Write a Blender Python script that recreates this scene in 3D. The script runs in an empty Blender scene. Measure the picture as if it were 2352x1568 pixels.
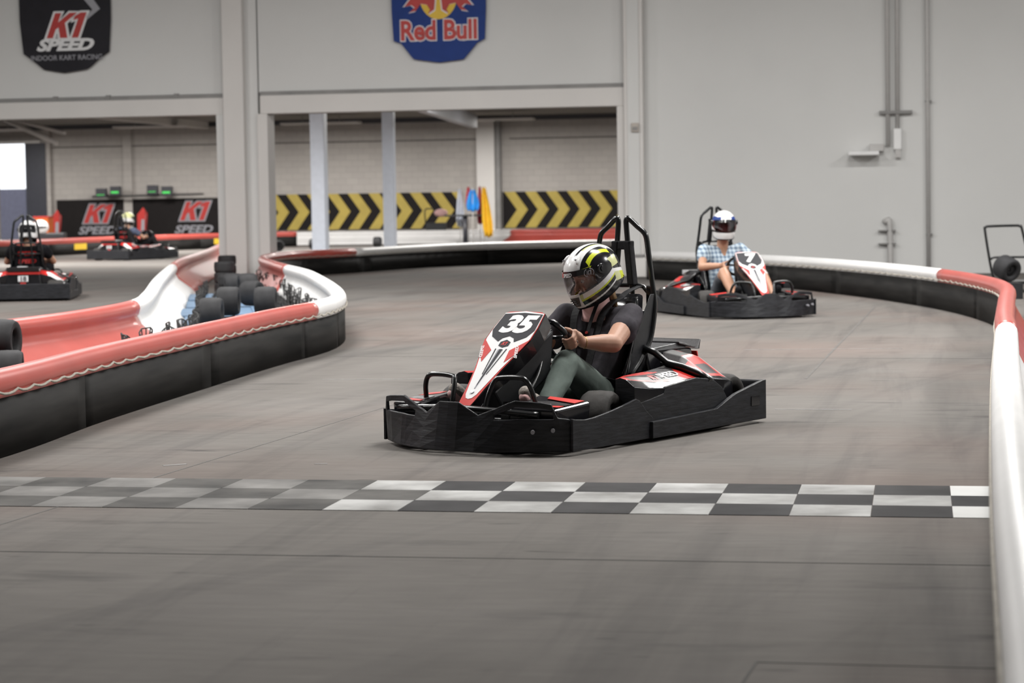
import bpy, bmesh, math, random
from mathutils import Vector, Matrix, noise
random.seed(7)
sc = bpy.context.scene
col = sc.collection
R = math.radians
PI = math.pi

# ------------------------------------------------------------------ camera
F_PX = 5000.0
pitch = math.atan((784 - 460) / F_PX)
roll = math.atan(0.0145)
cd = bpy.data.cameras.new('camera')
cam = bpy.data.objects.new('camera', cd); col.objects.link(cam)
cd.sensor_fit = 'HORIZONTAL'; cd.sensor_width = 36.0
cd.lens = F_PX * 36.0 / 2352
cd.clip_start = 0.1; cd.clip_end = 300
cam.location = (0, 0, 1.2)
cam.matrix_world = Matrix.Translation((0, 0, 1.2)) @ (Matrix.Rotation(PI/2 - pitch, 4, 'X') @ Matrix.Rotation(-roll, 4, 'Z'))
cd.dof.use_dof = True; cd.dof.focus_distance = 10.9; cd.dof.aperture_fstop = 4.0
sc.camera = cam

# ------------------------------------------------------------------ world, colour management, lights
w = bpy.data.worlds.new('world'); sc.world = w; w.use_nodes = True
bg = w.node_tree.nodes['Background']
bg.inputs[0].default_value = (0.93, 0.96, 1.0, 1); bg.inputs[1].default_value = 2.2
vs = sc.view_settings
vs.view_transform = 'Standard'; vs.look = 'None'; vs.gamma = 1; vs.use_curve_mapping = False
vs.exposure = -0.22
try:
    sc.cycles.max_bounces = 7; sc.cycles.diffuse_bounces = 4; sc.cycles.glossy_bounces = 3
    sc.cycles.transparent_max_bounces = 8; sc.cycles.use_denoising = True
    sc.cycles.sample_clamp_indirect = 4.0
except Exception: pass

TH = R(10.3)
def B(u, d, z=0.0):            # building frame: u along the long wall, d depth
    return Vector((math.cos(TH)*u + math.sin(TH)*d, -math.sin(TH)*u + math.cos(TH)*d, z))
D0 = 33.6                       # distance of the white wall with the two openings
DB = 70.0                       # distance of the far block wall

def area(name, loc, sx, sy, power, colr=(1, .97, .93), rz=-TH):
    l = bpy.data.lights.new(name, 'AREA'); l.shape = 'RECTANGLE'; l.size = sx; l.size_y = sy
    l.energy = power; l.color = colr
    o = bpy.data.objects.new(name, l); col.objects.link(o); o.location = loc
    o.rotation_euler = (0, 0, rz)
    return o
HALL_LAMPS = [(u, d) for d in (11.5, 18, 24.5) for u in (-14, -7, 0, 7)]
for u, d in HALL_LAMPS:
    area('hall_lamp_light', B(u, d, 6.42), 2.2, .9, 560, (1, .985, .96))
REAR_FILL_LAMPS = [(u, d) for d in (43, 54, 66.2) for u in (-29, -23.5, -18, -12.5, -7)]  # unseen rows, placed and added to brighten the far wall and posts
for u, d in REAR_FILL_LAMPS:
    area('rear_fill_light', B(u, d, 3.62), 2.4, .5, 640 if d < 60 else 300, (1, .97, .93))

# ------------------------------------------------------------------ materials
def nt(m):
    m.use_nodes = True
    t = m.node_tree
    return t, t.nodes['Principled BSDF']
_mats = {}
def mat(name, c, rough=.5, metal=0, var=.12, scale=8, bump=0.0, spec=.5, coat=0, dark=None, stretch=None, detail=4):
    if name in _mats: return _mats[name]
    m = bpy.data.materials.new(name); t, p = nt(m)
    N = t.nodes; L = t.links
    tc = N.new('ShaderNodeTexCoord'); mp = N.new('ShaderNodeMapping')
    if stretch: mp.inputs['Scale'].default_value = stretch
    no = N.new('ShaderNodeTexNoise'); no.inputs['Scale'].default_value = scale; no.inputs['Detail'].default_value = detail
    L.new(tc.outputs['Object'], mp.inputs[0]); L.new(mp.outputs[0], no.inputs['Vector'])
    cr = N.new('ShaderNodeValToRGB')
    d = dark if dark else tuple(x*(1-var) for x in c[:3])
    cr.color_ramp.elements[0].position = .3; cr.color_ramp.elements[1].position = .7
    cr.color_ramp.elements[0].color = (*d, 1)
    cr.color_ramp.elements[1].color = (*[min(1, x*(1+var*.5)) for x in c[:3]], 1)
    L.new(no.outputs['Fac'], cr.inputs[0]); L.new(cr.outputs[0], p.inputs['Base Color'])
    p.inputs['Roughness'].default_value = rough; p.inputs['Metallic'].default_value = metal
    p.inputs['Specular IOR Level'].default_value = spec
    p.inputs['Coat Weight'].default_value = coat
    if bump:
        b = N.new('ShaderNodeBump'); b.inputs['Strength'].default_value = bump; b.inputs['Distance'].default_value = .01
        L.new(no.outputs['Fac'], b.inputs['Height']); L.new(b.outputs[0], p.inputs['Normal'])
    _mats[name] = m
    return m

M_black = mat('black_plastic', (.016, .017, .020), .42, var=.35, scale=14, bump=.15)
M_scuff = mat('scuffed_black_plastic', (.017, .018, .022), .46, var=.5, scale=5, bump=.2, dark=(.006, .0065, .008), stretch=(2, 2, 14), spec=.32)
M_nosew = mat('nose_white_print', (.74, .74, .74), .55, var=.03, spec=.25)
M_noser = mat('nose_red_print', (.50, .030, .024), .55, var=.06, spec=.25)
M_nosek = mat('nose_black_print', (.022, .022, .027), .6, var=.1, spec=.2)
M_noseg = mat('nose_grey_print', (.30, .30, .33), .55, var=.05, spec=.2)
M_gloss = mat('gloss_black', (.008, .008, .010), .2, var=.1, coat=.3)
M_red = mat('red_gloss', (.52, .022, .018), .34, var=.08, coat=.12)
M_redm = mat('red_matte', (.45, .03, .025), .5, var=.1)
M_white = mat('white_gloss', (.80, .80, .80), .22, var=.03, coat=.4)
M_whitem = mat('white_print', (.72, .72, .73), .5, var=.05)
M_grey = mat('grey_print', (.30, .30, .33), .4, var=.05)
M_dgrey = mat('dark_grey_print', (.05, .05, .06), .4, var=.1)
M_carbon = mat('carbon_print', (.03, .028, .03), .34, var=.5, scale=90, coat=.12)
M_tube = mat('black_painted_steel', (.010, .011, .012), .28, metal=.2, var=.3, coat=.3)
M_chrome = mat('bright_steel', (.55, .55, .56), .22, metal=.9, var=.1)
M_tyre = mat('tyre_rubber', (.045, .042, .040), .75, var=.3, scale=20, bump=.3, spec=.3)
M_tyred = mat('dark_tyre_rubber', (.026, .026, .028), .7, var=.3, scale=12, bump=.2, spec=.3)
M_skin = mat('skin', (.47, .265, .185), .5, var=.10, scale=10, bump=.03)
M_skin2 = mat('skin_tan', (.46, .25, .16), .5, var=.10, scale=10)
M_face = mat('face_skin', (.50, .25, .19), .5, var=.08)
M_tee = mat('charcoal_cotton', (.052, .048, .056), .85, var=.25, scale=14, bump=.5, spec=.15)
M_pants = mat('grey_green_cotton', (.155, .190, .172), .85, var=.22, scale=9, bump=.5, spec=.15)
M_hair = mat('blond_hair', (.34, .21, .10), .6, var=.5, scale=60, stretch=(1, 1, .1), bump=.6)
M_pink = mat('pink_cloth', (.76, .47, .46), .8, var=.08)
M_neon = mat('neon_yellow', (.62, .68, .03), .25, var=.05, coat=.4)
M_paleneon = mat('pale_yellow', (.58, .60, .30), .3, var=.05, coat=.4)
M_belt = mat('black_webbing', (.013, .013, .015), .7, var=.3, scale=60, bump=.15, spec=.2)
M_shoe = mat('grey_knit', (.30, .27, .24), .8, var=.45, scale=55, bump=.6)
M_denim = mat('grey_shorts', (.10, .105, .12), .85, var=.2)
M_blackcloth = mat('black_cloth', (.012, .012, .014), .85, var=.3, scale=20, bump=.4, spec=.1)
M_bluecloth = mat('slate_blue_cloth', (.09, .11, .17), .85, var=.3, scale=10, bump=.4, spec=.1)
M_blue = mat('royal_blue', (.014, .042, .20), .55, var=.08, spec=.2)
M_yellow = mat('sign_yellow', (.72, .47, .03), .5, var=.06)

def plaid():
    m = bpy.data.materials.new('light_blue_plaid'); t, p = nt(m); N = t.nodes; L = t.links
    tc = N.new('ShaderNodeTexCoord')
    def wave(dirn, sc_):
        wv = N.new('ShaderNodeTexWave'); wv.bands_direction = dirn; wv.inputs['Scale'].default_value = sc_
        wv.inputs['Distortion'].default_value = .6; L.new(tc.outputs['Object'], wv.inputs['Vector']); return wv
    a, b = wave('Z', 7), wave('Y', 7)
    mu = N.new('ShaderNodeMath'); mu.operation = 'ADD'; L.new(a.outputs['Fac'], mu.inputs[0]); L.new(b.outputs['Fac'], mu.inputs[1])
    cr = N.new('ShaderNodeValToRGB'); cr.color_ramp.elements[0].position = .25; cr.color_ramp.elements[0].color = (.13, .19, .27, 1)
    cr.color_ramp.elements[1].position = .75; cr.color_ramp.elements[1].color = (.46, .55, .62, 1)
    hf = N.new('ShaderNodeMath'); hf.operation = 'MULTIPLY'; hf.inputs[1].default_value = .5
    L.new(mu.outputs[0], hf.inputs[0]); L.new(hf.outputs[0], cr.inputs[0]); L.new(cr.outputs[0], p.inputs['Base Color'])
    p.inputs['Roughness'].default_value = .85
    return m
M_plaid = plaid()

def glass(name, tint, gloss=.12):
    m = bpy.data.materials.new(name); m.use_nodes = True; t = m.node_tree; N = t.nodes; L = t.links
    N.remove(N['Principled BSDF'])
    tr = N.new('ShaderNodeBsdfTransparent'); tr.inputs[0].default_value = (*tint, 1)
    gl = N.new('ShaderNodeBsdfGlossy'); gl.inputs['Roughness'].default_value = .06; gl.inputs[0].default_value = (.9, .9, .95, 1)
    lw = N.new('ShaderNodeLayerWeight'); lw.inputs[0].default_value = .25
    mm = N.new('ShaderNodeMath'); mm.operation = 'MULTIPLY_ADD'; mm.inputs[1].default_value = .5; mm.inputs[2].default_value = gloss*.35
    L.new(lw.outputs['Fresnel'], mm.inputs[0])
    mx = N.new('ShaderNodeMixShader'); L.new(mm.outputs[0], mx.inputs[0]); L.new(tr.outputs[0], mx.inputs[1]); L.new(gl.outputs[0], mx.inputs[2])
    L.new(mx.outputs[0], N['Material Output'].inputs['Surface'])
    return m
M_visor = glass('clear_smoke_visor', (.80, .76, .76))
M_visorr = glass('red_tinted_visor', (.30, .04, .03), .25)
M_visord = glass('dark_visor', (.10, .10, .11), .2)

def floor_mat():
    m = bpy.data.materials.new('worn_concrete'); t, p = nt(m); N = t.nodes; L = t.links
    tc = N.new('ShaderNodeTexCoord')
    def noi(scale, rot, st, detail=5, rough=.55, dist=0):
        mp = N.new('ShaderNodeMapping'); mp.vector_type = 'TEXTURE'; mp.inputs['Rotation'].default_value = (0, 0, rot); mp.inputs['Scale'].default_value = tuple(1/q for q in st)
        n = N.new('ShaderNodeTexNoise'); n.inputs['Scale'].default_value = scale; n.inputs['Detail'].default_value = detail
        n.inputs['Roughness'].default_value = rough; n.inputs['Distortion'].default_value = dist
        L.new(tc.outputs['Object'], mp.inputs[0]); L.new(mp.outputs[0], n.inputs['Vector']); return n
    def ramp(src, a, b, ca, cb):
        cr = N.new('ShaderNodeValToRGB'); e = cr.color_ramp.elements
        e[0].position = a; e[1].position = b; e[0].color = (*ca, 1); e[1].color = (*cb, 1)
        L.new(src, cr.inputs[0]); return cr
    def mul(a, b, fac=1):
        mx = N.new('ShaderNodeMix'); mx.data_type = 'RGBA'; mx.blend_type = 'MULTIPLY'; mx.inputs[0].default_value = fac
        L.new(a, mx.inputs[6]); L.new(b, mx.inputs[7]); return mx.outputs[2]
    base = ramp(noi(.45, .2, (1, 1, 1), 6).outputs['Fac'], .3, .7, (.130, .121, .112), (.178, .167, .156))
    pink = ramp(noi(.28, .7, (1, 1, 1), 3).outputs['Fac'], .48, .68, (1, 1, 1), (1.05, .93, .90))
    grain = ramp(noi(14, -.18, (.22, 1.4, 1), 8, .7).outputs['Fac'], .25, .75, (.84, .84, .84), (1.1, 1.1, 1.1))
    sk1 = ramp(noi(1.5, 1.38, (.16, 2.6, 1), 4, .6, .6).outputs['Fac'], .50, .76, (1, 1, 1), (.76, .76, .78))
    sk2 = ramp(noi(1.3, 1.08, (.14, 2.2, 1), 3, .5, .8).outputs['Fac'], .52, .78, (1, 1, 1), (.80, .80, .82))
    blot = ramp(noi(2.6, -.15, (.35, 1.4, 1), 5, .6).outputs['Fac'], .60, .74, (1, 1, 1), (.62, .62, .64))
    spot = ramp(noi(6, -.15, (.45, 2.4, 1), 2, .5).outputs['Fac'], .70, .76, (1, 1, 1), (.55, .55, .56))
    c = mul(base.outputs[0], pink.outputs[0]); c = mul(c, grain.outputs[0]); c = mul(c, sk1.outputs[0]); c = mul(c, sk2.outputs[0])
    c = mul(c, blot.outputs[0]); c = mul(c, spot.outputs[0])
    L.new(c, p.inputs['Base Color'])
    p.inputs['Roughness'].default_value = .85; p.inputs['Specular IOR Level'].default_value = .06
    b = N.new('ShaderNodeBump'); b.inputs['Strength'].default_value = .15; b.inputs['Distance'].default_value = .004
    g = noi(30, 0, (1, 1, 1), 6); L.new(g.outputs['Fac'], b.inputs['Height']); L.new(b.outputs[0], p.inputs['Normal'])
    return m
M_floor = floor_mat()
M_wall = mat('white_painted_wall', (.62, .62, .61), .8, var=.045, scale=.5, detail=6, bump=.02, spec=.2)
M_beam = mat('white_painted_steel', (.62, .60, .58), .6, var=.04, scale=1.2)
M_joint2 = mat('faint_joint', (.105, .098, .092), .9, var=.2, scale=5)
M_channel = mat('grey_channel', (.23, .225, .22), .6, var=.15, scale=3)  # grey of the fittings, and of the shade strips above the lintels
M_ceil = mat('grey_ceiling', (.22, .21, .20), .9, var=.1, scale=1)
M_joint = mat('joint_grime', (.050, .046, .042), .9, var=.3, scale=5)
def block_mat():
    m = bpy.data.materials.new('painted_block_wall'); t, p = nt(m); N = t.nodes; L = t.links
    tc = N.new('ShaderNodeTexCoord'); br = N.new('ShaderNodeTexBrick')
    mp = N.new('ShaderNodeMapping'); mp.inputs['Rotation'].default_value = (PI/2, 0, 0)
    br.inputs['Color1'].default_value = (.42, .395, .37, 1); br.inputs['Color2'].default_value = (.39, .365, .345, 1)
    br.inputs['Mortar'].default_value = (.33, .31, .29, 1); br.inputs['Scale'].default_value = 1.0
    br.inputs['Brick Width'].default_value = .4; br.inputs['Row Height'].default_value = .2; br.inputs['Mortar Size'].default_value = .008
    L.new(tc.outputs['Object'], mp.inputs[0]); L.new(mp.outputs[0], br.inputs['Vector']); L.new(br.outputs['Color'], p.inputs['Base Color'])
    p.inputs['Roughness'].default_value = .8
    return m
M_block = block_mat()
M_vred = mat('red_vinyl', (.46, .085, .068), .38, var=.10, scale=3, coat=.15, stretch=(1, 1, 1))
M_vwhite = mat('white_vinyl', (.74, .735, .73), .42, var=.06, scale=3)
M_board = mat('scuffed_dark_board', (.021, .020, .019), .65, var=.5, scale=3, dark=(.009, .009, .009), stretch=(.5, .5, 5), detail=8, bump=.1, spec=.10)
M_rope = mat('beige_rope', (.38, .35, .30), .8, var=.2, scale=50)
M_mat_blue = mat('blue_plastic', (.13, .21, .32), .5, var=.2, scale=6)
M_net = mat('black_netting', (.015, .014, .014), .7, var=.3)
M_post = mat('blue_white_post', (.55, .60, .68), .5, var=.05)
M_cy = mat('chevron_yellow', (.42, .32, .065), .6, var=.1, scale=3)
M_cb = mat('chevron_black', (.014, .012, .012), .7, var=.1, spec=.15)
M_bannerk = mat('banner_black', (.018, .017, .022), .55, var=.2, scale=3, spec=.2)

# ------------------------------------------------------------------ helpers
class MB:
    def __init__(s): s.v = []; s.f = []; s.m = []; s.smooth = []
    def add(s, vs, fs, mi=0, sm=False):
        o = len(s.v); s.v += [tuple(p) for p in vs]
        for f in fs: s.f.append([i+o for i in f]); s.m.append(mi); s.smooth.append(sm)
        return s
    def box(s, c, d, rot=None, mi=0):
        x, y, z = [q/2 for q in d]; vs = [Vector((i*x, j*y, k*z)) for i in (-1, 1) for j in (-1, 1) for k in (-1, 1)]
        if rot is not None: vs = [rot @ p for p in vs]
        vs = [p + Vector(c) for p in vs]
        return s.add(vs, [(0, 1, 3, 2), (4, 6, 7, 5), (0, 4, 5, 1), (2, 3, 7, 6), (0, 2, 6, 4), (1, 5, 7, 3)], mi)
    def hexa(s, b, t, mi=0):     # bottom quad, top quad
        return s.add(list(b)+list(t), [(3, 2, 1, 0), (4, 5, 6, 7), (0, 1, 5, 4), (1, 2, 6, 5), (2, 3, 7, 6), (3, 0, 4, 7)], mi)
    def tube(s, path, r, n=10, mi=0, smooth_path=True, closed=False, caps=True):
        P = [Vector(p) for p in path]
        rr = r if isinstance(r, (list, tuple)) else None
        if smooth_path and len(P) > 2:
            P, rr = catmull(P, 5, closed, rr)
        m_ = len(P); rings = []
        up = None
        for i in range(m_):
            a = P[(i-1) % m_] if (closed or i > 0) else P[i]; b = P[(i+1) % m_] if (closed or i < m_-1) else P[i]
            t = (b-a).normalized()
            if up is None: up = t.orthogonal().normalized()
            up = (up - t*up.dot(t))
            up = up.normalized() if up.length > 1e-6 else t.orthogonal().normalized()
            w_ = t.cross(up); q = rr[i] if rr else r
            rings.append([P[i] + (up*math.cos(2*PI*k/n) + w_*math.sin(2*PI*k/n))*q for k in range(n)])
        vs = [p for ring in rings for p in ring]; fs = []
        for i in range(m_ if closed else m_-1):
            j = (i+1) % m_
            for k in range(n): fs.append((i*n+k, i*n+(k+1) % n, j*n+(k+1) % n, j*n+k))
        s.add(vs, fs, mi, True)
        if not closed and caps:
            s.add(rings[0], [tuple(range(n))[::-1]], mi); s.add(rings[-1], [tuple(range(n))], mi)
        return s
    def cyl(s, a, b, r, n=16, mi=0, r2=None):
        return s.tube([a, b], [r, r2 if r2 is not None else r], n, mi, False)
    def lathe(s, prof, n=32, axis='Y', c=(0, 0, 0), mi=0, rot=None):
        vs = []
        for (r, h) in prof:
            for k in range(n):
                a = 2*PI*k/n
                p = {'Y': Vector((r*math.cos(a), h, r*math.sin(a))), 'Z': Vector((r*math.cos(a), r*math.sin(a), h)), 'X': Vector((h, r*math.cos(a), r*math.sin(a)))}[axis]
                if rot is not None: p = rot @ p
                vs.append(p + Vector(c))
        fs = [(i*n+k, i*n+(k+1) % n, (i+1)*n+(k+1) % n, (i+1)*n+k) for i in range(len(prof)-1) for k in range(n)]
        return s.add(vs, fs, mi, True)
    def prism(s, poly, fn, h, mi=0):     # 2d polygon through fn(a, b, height)->point
        n = len(poly)
        vs = [fn(a, b, 0) for a, b in poly] + [fn(a, b, h) for a, b in poly]
        tris = tess(poly)
        fs = [tuple(t[::-1]) for t in tris] + [tuple(i+n for i in t) for t in tris]
        fs += [(i, (i+1) % n, (i+1) % n+n, i+n) for i in range(n)]
        return s.add(vs, fs, mi)
    def ball(s, c, r, sc3=(1, 1, 1), rot=None, n=12, m=8, mi=0):
        vs = []
        for i in range(m+1):
            t = PI*i/m
            for k in range(n):
                a = 2*PI*k/n; p = Vector((math.sin(t)*math.cos(a)*sc3[0], math.sin(t)*math.sin(a)*sc3[1], math.cos(t)*sc3[2]))*r
                if rot is not None: p = rot @ p
                vs.append(p+Vector(c))
        fs = [(i*n+k, (i+1)*n+k, (i+1)*n+(k+1) % n, i*n+(k+1) % n) for i in range(m) for k in range(n)]
        return s.add(vs, fs, mi, True)
    def cap(s, a, ra, b, rb, n=14):       # rounded cone, closed
        a, b = Vector(a), Vector(b)
        d = (b-a); L_ = d.length; d = d/L_ if L_ > 1e-9 else Vector((0, 0, 1))
        q = d.to_track_quat('Z', 'Y').to_matrix(); m = 5; prof = []
        for i in range(m+1): t = PI/2*i/m; prof.append((ra*math.sin(t), -ra*math.cos(t)))
        for i in range(m+1): t = PI/2*i/m; prof.append((rb*math.cos(t), L_+rb*math.sin(t)))
        prof[0] = (1e-5, prof[0][1]); prof[-1] = (1e-5, prof[-1][1])
        k0 = len(s.v); s.lathe(prof, n, 'Z', a, 0, q)
        s.f.append([k0+k for k in range(n)][::-1]); s.m.append(0); s.smooth.append(True)
        e = len(prof)-1
        s.f.append([k0+e*n+k for k in range(n)]); s.m.append(0); s.smooth.append(True)
        return s
    def mesh(s, name, mats):
        me = bpy.data.meshes.new(name); me.from_pydata(s.v, [], s.f); me.update()
        for m in (mats if isinstance(mats, (list, tuple)) else [mats]): me.materials.append(m)
        me.polygons.foreach_set('material_index', s.m); me.polygons.foreach_set('use_smooth', s.smooth)
        bm = bmesh.new(); bm.from_mesh(me)
        bmesh.ops.remove_doubles(bm, verts=bm.verts, dist=1e-5)
        bmesh.ops.recalc_face_normals(bm, faces=bm.faces); bm.to_mesh(me); bm.free()
        return me

def tess(poly):
    from mathutils.geometry import tessellate_polygon
    return [tuple(t) for t in tessellate_polygon([[Vector((a, b, 0)) for a, b in poly]])]
def catmull(P, k=5, closed=False, rr=None):
    out = []; ro = []; n = len(P); rng = n if closed else n-1
    for i in range(rng):
        p0 = P[(i-1) % n] if (closed or i > 0) else P[i]; p1 = P[i]; p2 = P[(i+1) % n]
        p3 = P[(i+2) % n] if (closed or i < n-2) else p2
        for j in range(k):
            t = j/k
            out.append(.5*((2*p1)+(p2-p0)*t+(2*p0-5*p1+4*p2-p3)*t*t+(3*p1-p0-3*p2+p3)*t**3))
            if rr: ro.append(rr[i]*(1-t)+rr[(i+1) % n]*t)
    if not closed:
        out.append(P[-1])
        if rr: ro.append(rr[-1])
    return out, (ro if rr else None)

def tag(o, label=None, cat=None, group=None, kind=None):
    if label: o['label'] = label
    if cat: o['category'] = cat
    if group: o['group'] = group
    if kind: o['kind'] = kind
    return o
def obj(name, me, parent=None, loc=None, rz=None, bevel=0, solid=0, sub=0, offset=0):
    o = bpy.data.objects.new(name, me); col.objects.link(o)
    if parent is not None: o.parent = parent
    if loc is not None: o.location = loc
    if rz is not None: o.rotation_euler = (0, 0, rz)
    if sub: m = o.modifiers.new('sub', 'SUBSURF'); m.levels = sub; m.render_levels = sub
    if solid: m = o.modifiers.new('solid', 'SOLIDIFY'); m.thickness = solid; m.offset = offset
    if bevel: m = o.modifiers.new('bevel', 'BEVEL'); m.width = bevel; m.segments = 2; m.limit_method = 'ANGLE'; m.angle_limit = R(40)
    return o
def empty(name, loc=(0, 0, 0), rz=0, label=None, cat=None, group=None, parent=None):
    o = bpy.data.objects.new(name, None); col.objects.link(o); o.location = loc; o.rotation_euler = (0, 0, rz)
    o.empty_display_size = .2
    if parent is not None: o.parent = parent
    return tag(o, label, cat, group)
def struct(name, me, **k):
    o = obj(name, me, **k); o['kind'] = 'structure'; return o
def remeshed(mb, name, mats, vox, smooth=3):
    me = mb.mesh(name+'_raw', M_black)
    o = bpy.data.objects.new('tmp', me); col.objects.link(o)
    m = o.modifiers.new('r', 'REMESH'); m.mode = 'VOXEL'; m.voxel_size = vox; m.use_smooth_shade = True
    m = o.modifiers.new('s', 'SMOOTH'); m.factor = .6; m.iterations = smooth
    dg = bpy.context.evaluated_depsgraph_get(); dg.update()
    out = bpy.data.meshes.new_from_object(o.evaluated_get(dg)); out.name = name
    bpy.data.objects.remove(o); bpy.data.meshes.remove(me)
    out.materials.clear()
    for mm in (mats if isinstance(mats, (list, tuple)) else [mats]): out.materials.append(mm)
    return out
def offset_poly(P, d):
    n = len(P); A = sum(P[i][0]*P[(i+1) % n][1]-P[(i+1) % n][0]*P[i][1] for i in range(n)); sg = 1 if A > 0 else -1; out = []
    for i in range(n):
        a, b, c = Vector(P[i-1]), Vector(P[i]), Vector(P[(i+1) % n]); e1 = (b-a).normalized(); e2 = (c-b).normalized()
        n1 = Vector((e1.y, -e1.x))*sg; n2 = Vector((e2.y, -e2.x))*sg; m = n1+n2
        m = m.normalized() if m.length > 1e-4 else n1
        k = min(1/max(.3, m.dot(n1)), 1.8); q = b+m*d*k; out.append((q.x, q.y))
    return out
GLY_K = [(0, 0), (.20, 0), (.20, .34), (.27, .43), (.44, 0), (.68, 0), (.43, .60), (.72, 1), (.47, 1), (.20, .62), (.20, 1), (0, 1)]
GLY_1 = [(.82, 0), (1.03, 0), (1.03, 1), (.84, 1), (.68, .86), (.68, .70), (.82, .76)]
def k1_mesh(size, fn, m, grow=0.0, depth=.004, shear=.30, name='letters', sx=1.3):
    mb = MB()
    for g in (GLY_K, GLY_1):
        P = [((x-.52 + shear*(y-.5)), y-.5) for x, y in g]
        if grow: P = offset_poly(P, grow)
        mb.prism([(a*size*sx, b*size) for a, b in P], lambda a, b, h: fn(a, b, h), depth)
    return mb.mesh(name, m)
_fonts = {}
def text_mesh(s, size=1.0, shear=0.0, depth=.002, bold=0.0, mats=None, sx=1.0, fn=None, space=1.0):
    cu = bpy.data.curves.new('t', 'FONT'); cu.body = s; cu.size = size; cu.shear = shear; cu.extrude = depth; cu.offset = bold
    cu.align_x = 'CENTER'; cu.align_y = 'CENTER'; cu.resolution_u = 3; cu.space_character = space
    o = bpy.data.objects.new('t', cu); col.objects.link(o)
    dg = bpy.context.evaluated_depsgraph_get(); dg.update()
    me = bpy.data.meshes.new_from_object(o.evaluated_get(dg)); bpy.data.objects.remove(o); bpy.data.curves.remove(cu)
    me.materials.clear(); me.materials.append(mats)
    for v in me.vertices:
        v.co.x *= sx
        if fn: v.co = fn(v.co.x, v.co.y, v.co.z)
    return me
# ------------------------------------------------------------------ building
def bbox(mb, u0, u1, d0, d1, z0, z1, mi=0):
    mb.hexa([B(u0, d0, z0), B(u1, d0, z0), B(u1, d1, z0), B(u0, d1, z0)], [B(u0, d0, z1), B(u1, d0, z1), B(u1, d1, z1), B(u0, d1, z1)], mi)
    return mb
def sbox(name, m, *a, parent=None, bevel=0):
    return struct(name, bbox(MB(), *a).mesh(name, m), parent=parent, bevel=bevel)
def cbox(name, m, *a, parent=None, bevel=0):
    return obj(name, bbox(MB(), *a).mesh(name, m), parent=parent, bevel=bevel)

floor = sbox('floor', M_floor, -46, 16, -6, 92, -.2, 0)
# saw-cut joints of the slab, as thin sunk strips of grime
def strip(mb, a, b, w_, z=.0012):
    a, b = Vector((*a, 0)), Vector((*b, 0)); d = (b-a).normalized(); n = Vector((-d.y, d.x, 0))*w_/2
    mb.hexa([a-n, b-n, b+n, a+n], [p + Vector((0, 0, z)) for p in (a-n, b-n, b+n, a+n)])
for a, b, w_ in [((-3.4, 7.84), (2.2, 6.86), .009), ((-4.5, 9.9), (-4.3, 9.87), .008), ((-2.3, 6.9), (-.49, 13.7), .010), ((.62, 5.56), (1.25, 5.44), .007), ((.62, 5.56), (.50, 5.1), .007), ((1.93, 14.28), (3.91, 23.4), .018), ((-1.4, 17.03), (3.5, 15.80), .014), ((-1.6, 26.3), (3.2, 25.4), .03), ((-8.5, 31.0), (-3.6, 30.2), .04)]:
    mb = MB(); strip(mb, a, b, w_); obj('slab_joint', mb.mesh('slab_joint', M_joint2 if w_ > .0095 else M_joint), floor)
M_dash = mat('worn_white_paint', (.26, .255, .25), .7, var=.3, scale=14)
for a, b, w_ in [((-.72, 20.17), (-.28, 20.07), .03), ((1.83, 17.1), (3.05, 16.98), .018), ((1.48, 12.25), (1.90, 12.17), .016), ((-1.62, 10.0), (-1.52, 10.05), .02), ((-.92, 9.99), (-.86, 9.985), .012), ((-1.3, 14.8), (-.6, 14.7), .015), ((.85, 12.2), (1.2, 12.1), .01)]:
    mb = MB(); strip(mb, a, b, w_, .0016); obj('paint_dash', mb.mesh('paint_dash', M_dash), floor)

# long white wall with two openings
wall = empty('wall_back', (0, 0, 0)); wall['kind'] = 'structure'
def wpart(name, m, *a, bevel=0): return cbox(name, m, *a, parent=wall, bevel=bevel)
T_ = D0
wpart('wall_panel', M_wall, -10.15, -4.3, T_+.02, T_+.30, 2.97, 7.0)
wpart('wall_panel', M_wall, -26.0, -10.72, T_+.02, T_+.30, 2.97, 7.0)
wpart('wall_panel', M_wall, -4.0, 12.0, T_+.05, T_+.32, 0, 7.0)
wpart('lintel_beam', M_beam, -10.12, -4.28, T_-.05, T_+.30, 2.63, 2.92, bevel=.01)
wpart('lintel_beam', M_beam, -26.0, -10.72, T_-.05, T_+.30, 2.63, 2.90, bevel=.01)
wpart('lintel_shade_strip', M_channel, -10.12, -4.22, T_-.03, T_+.2, 2.92, 2.985)  # dark grey strip standing in for the recess shadow above the beam
wpart('lintel_shade_strip', M_channel, -26.0, -10.70, T_-.03, T_+.2, 2.90, 2.965)  # same painted recess shadow over the left beam
for u in (-13.6, -12.7, -11.55): wpart('lintel_bolt', M_channel, u, u+.07, T_-.04, T_+.02, 2.90, 2.985)
def column(name, u0, flA, main, flB, end):
    c = empty(name, (0, 0, 0), parent=wall)
    cbox('flange', M_wall, u0, flA, T_-.08, T_+.34, 0, 2.63, parent=c)
    cbox('column_shaft', M_beam, flA, main, T_-.16, T_+.36, 0, 7.0, parent=c, bevel=.015)
    cbox('web', M_wall, main, flB, T_+.0, T_+.30, 0, 7.0, parent=c)
    cbox('door_jamb', M_beam, flB, end, T_-.06, T_+.34, 0, 2.63, parent=c, bevel=.01)
    return c
column('steel_column', -10.84, -10.70, -10.36, -10.17, -10.0)
column('steel_column', -16.9, -16.75, -16.4, -16.2, -16.05)
c2 = empty('steel_column', (0, 0, 0), parent=wall)
cbox('door_jamb', M_beam, -4.40, -4.28, T_-.06, T_+.34, 0, 2.63, parent=c2, bevel=.01)
cbox('column_shaft', M_beam, -4.28, -3.98, T_-.14, T_+.30, 0, 7.0, parent=c2, bevel=.015)
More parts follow.
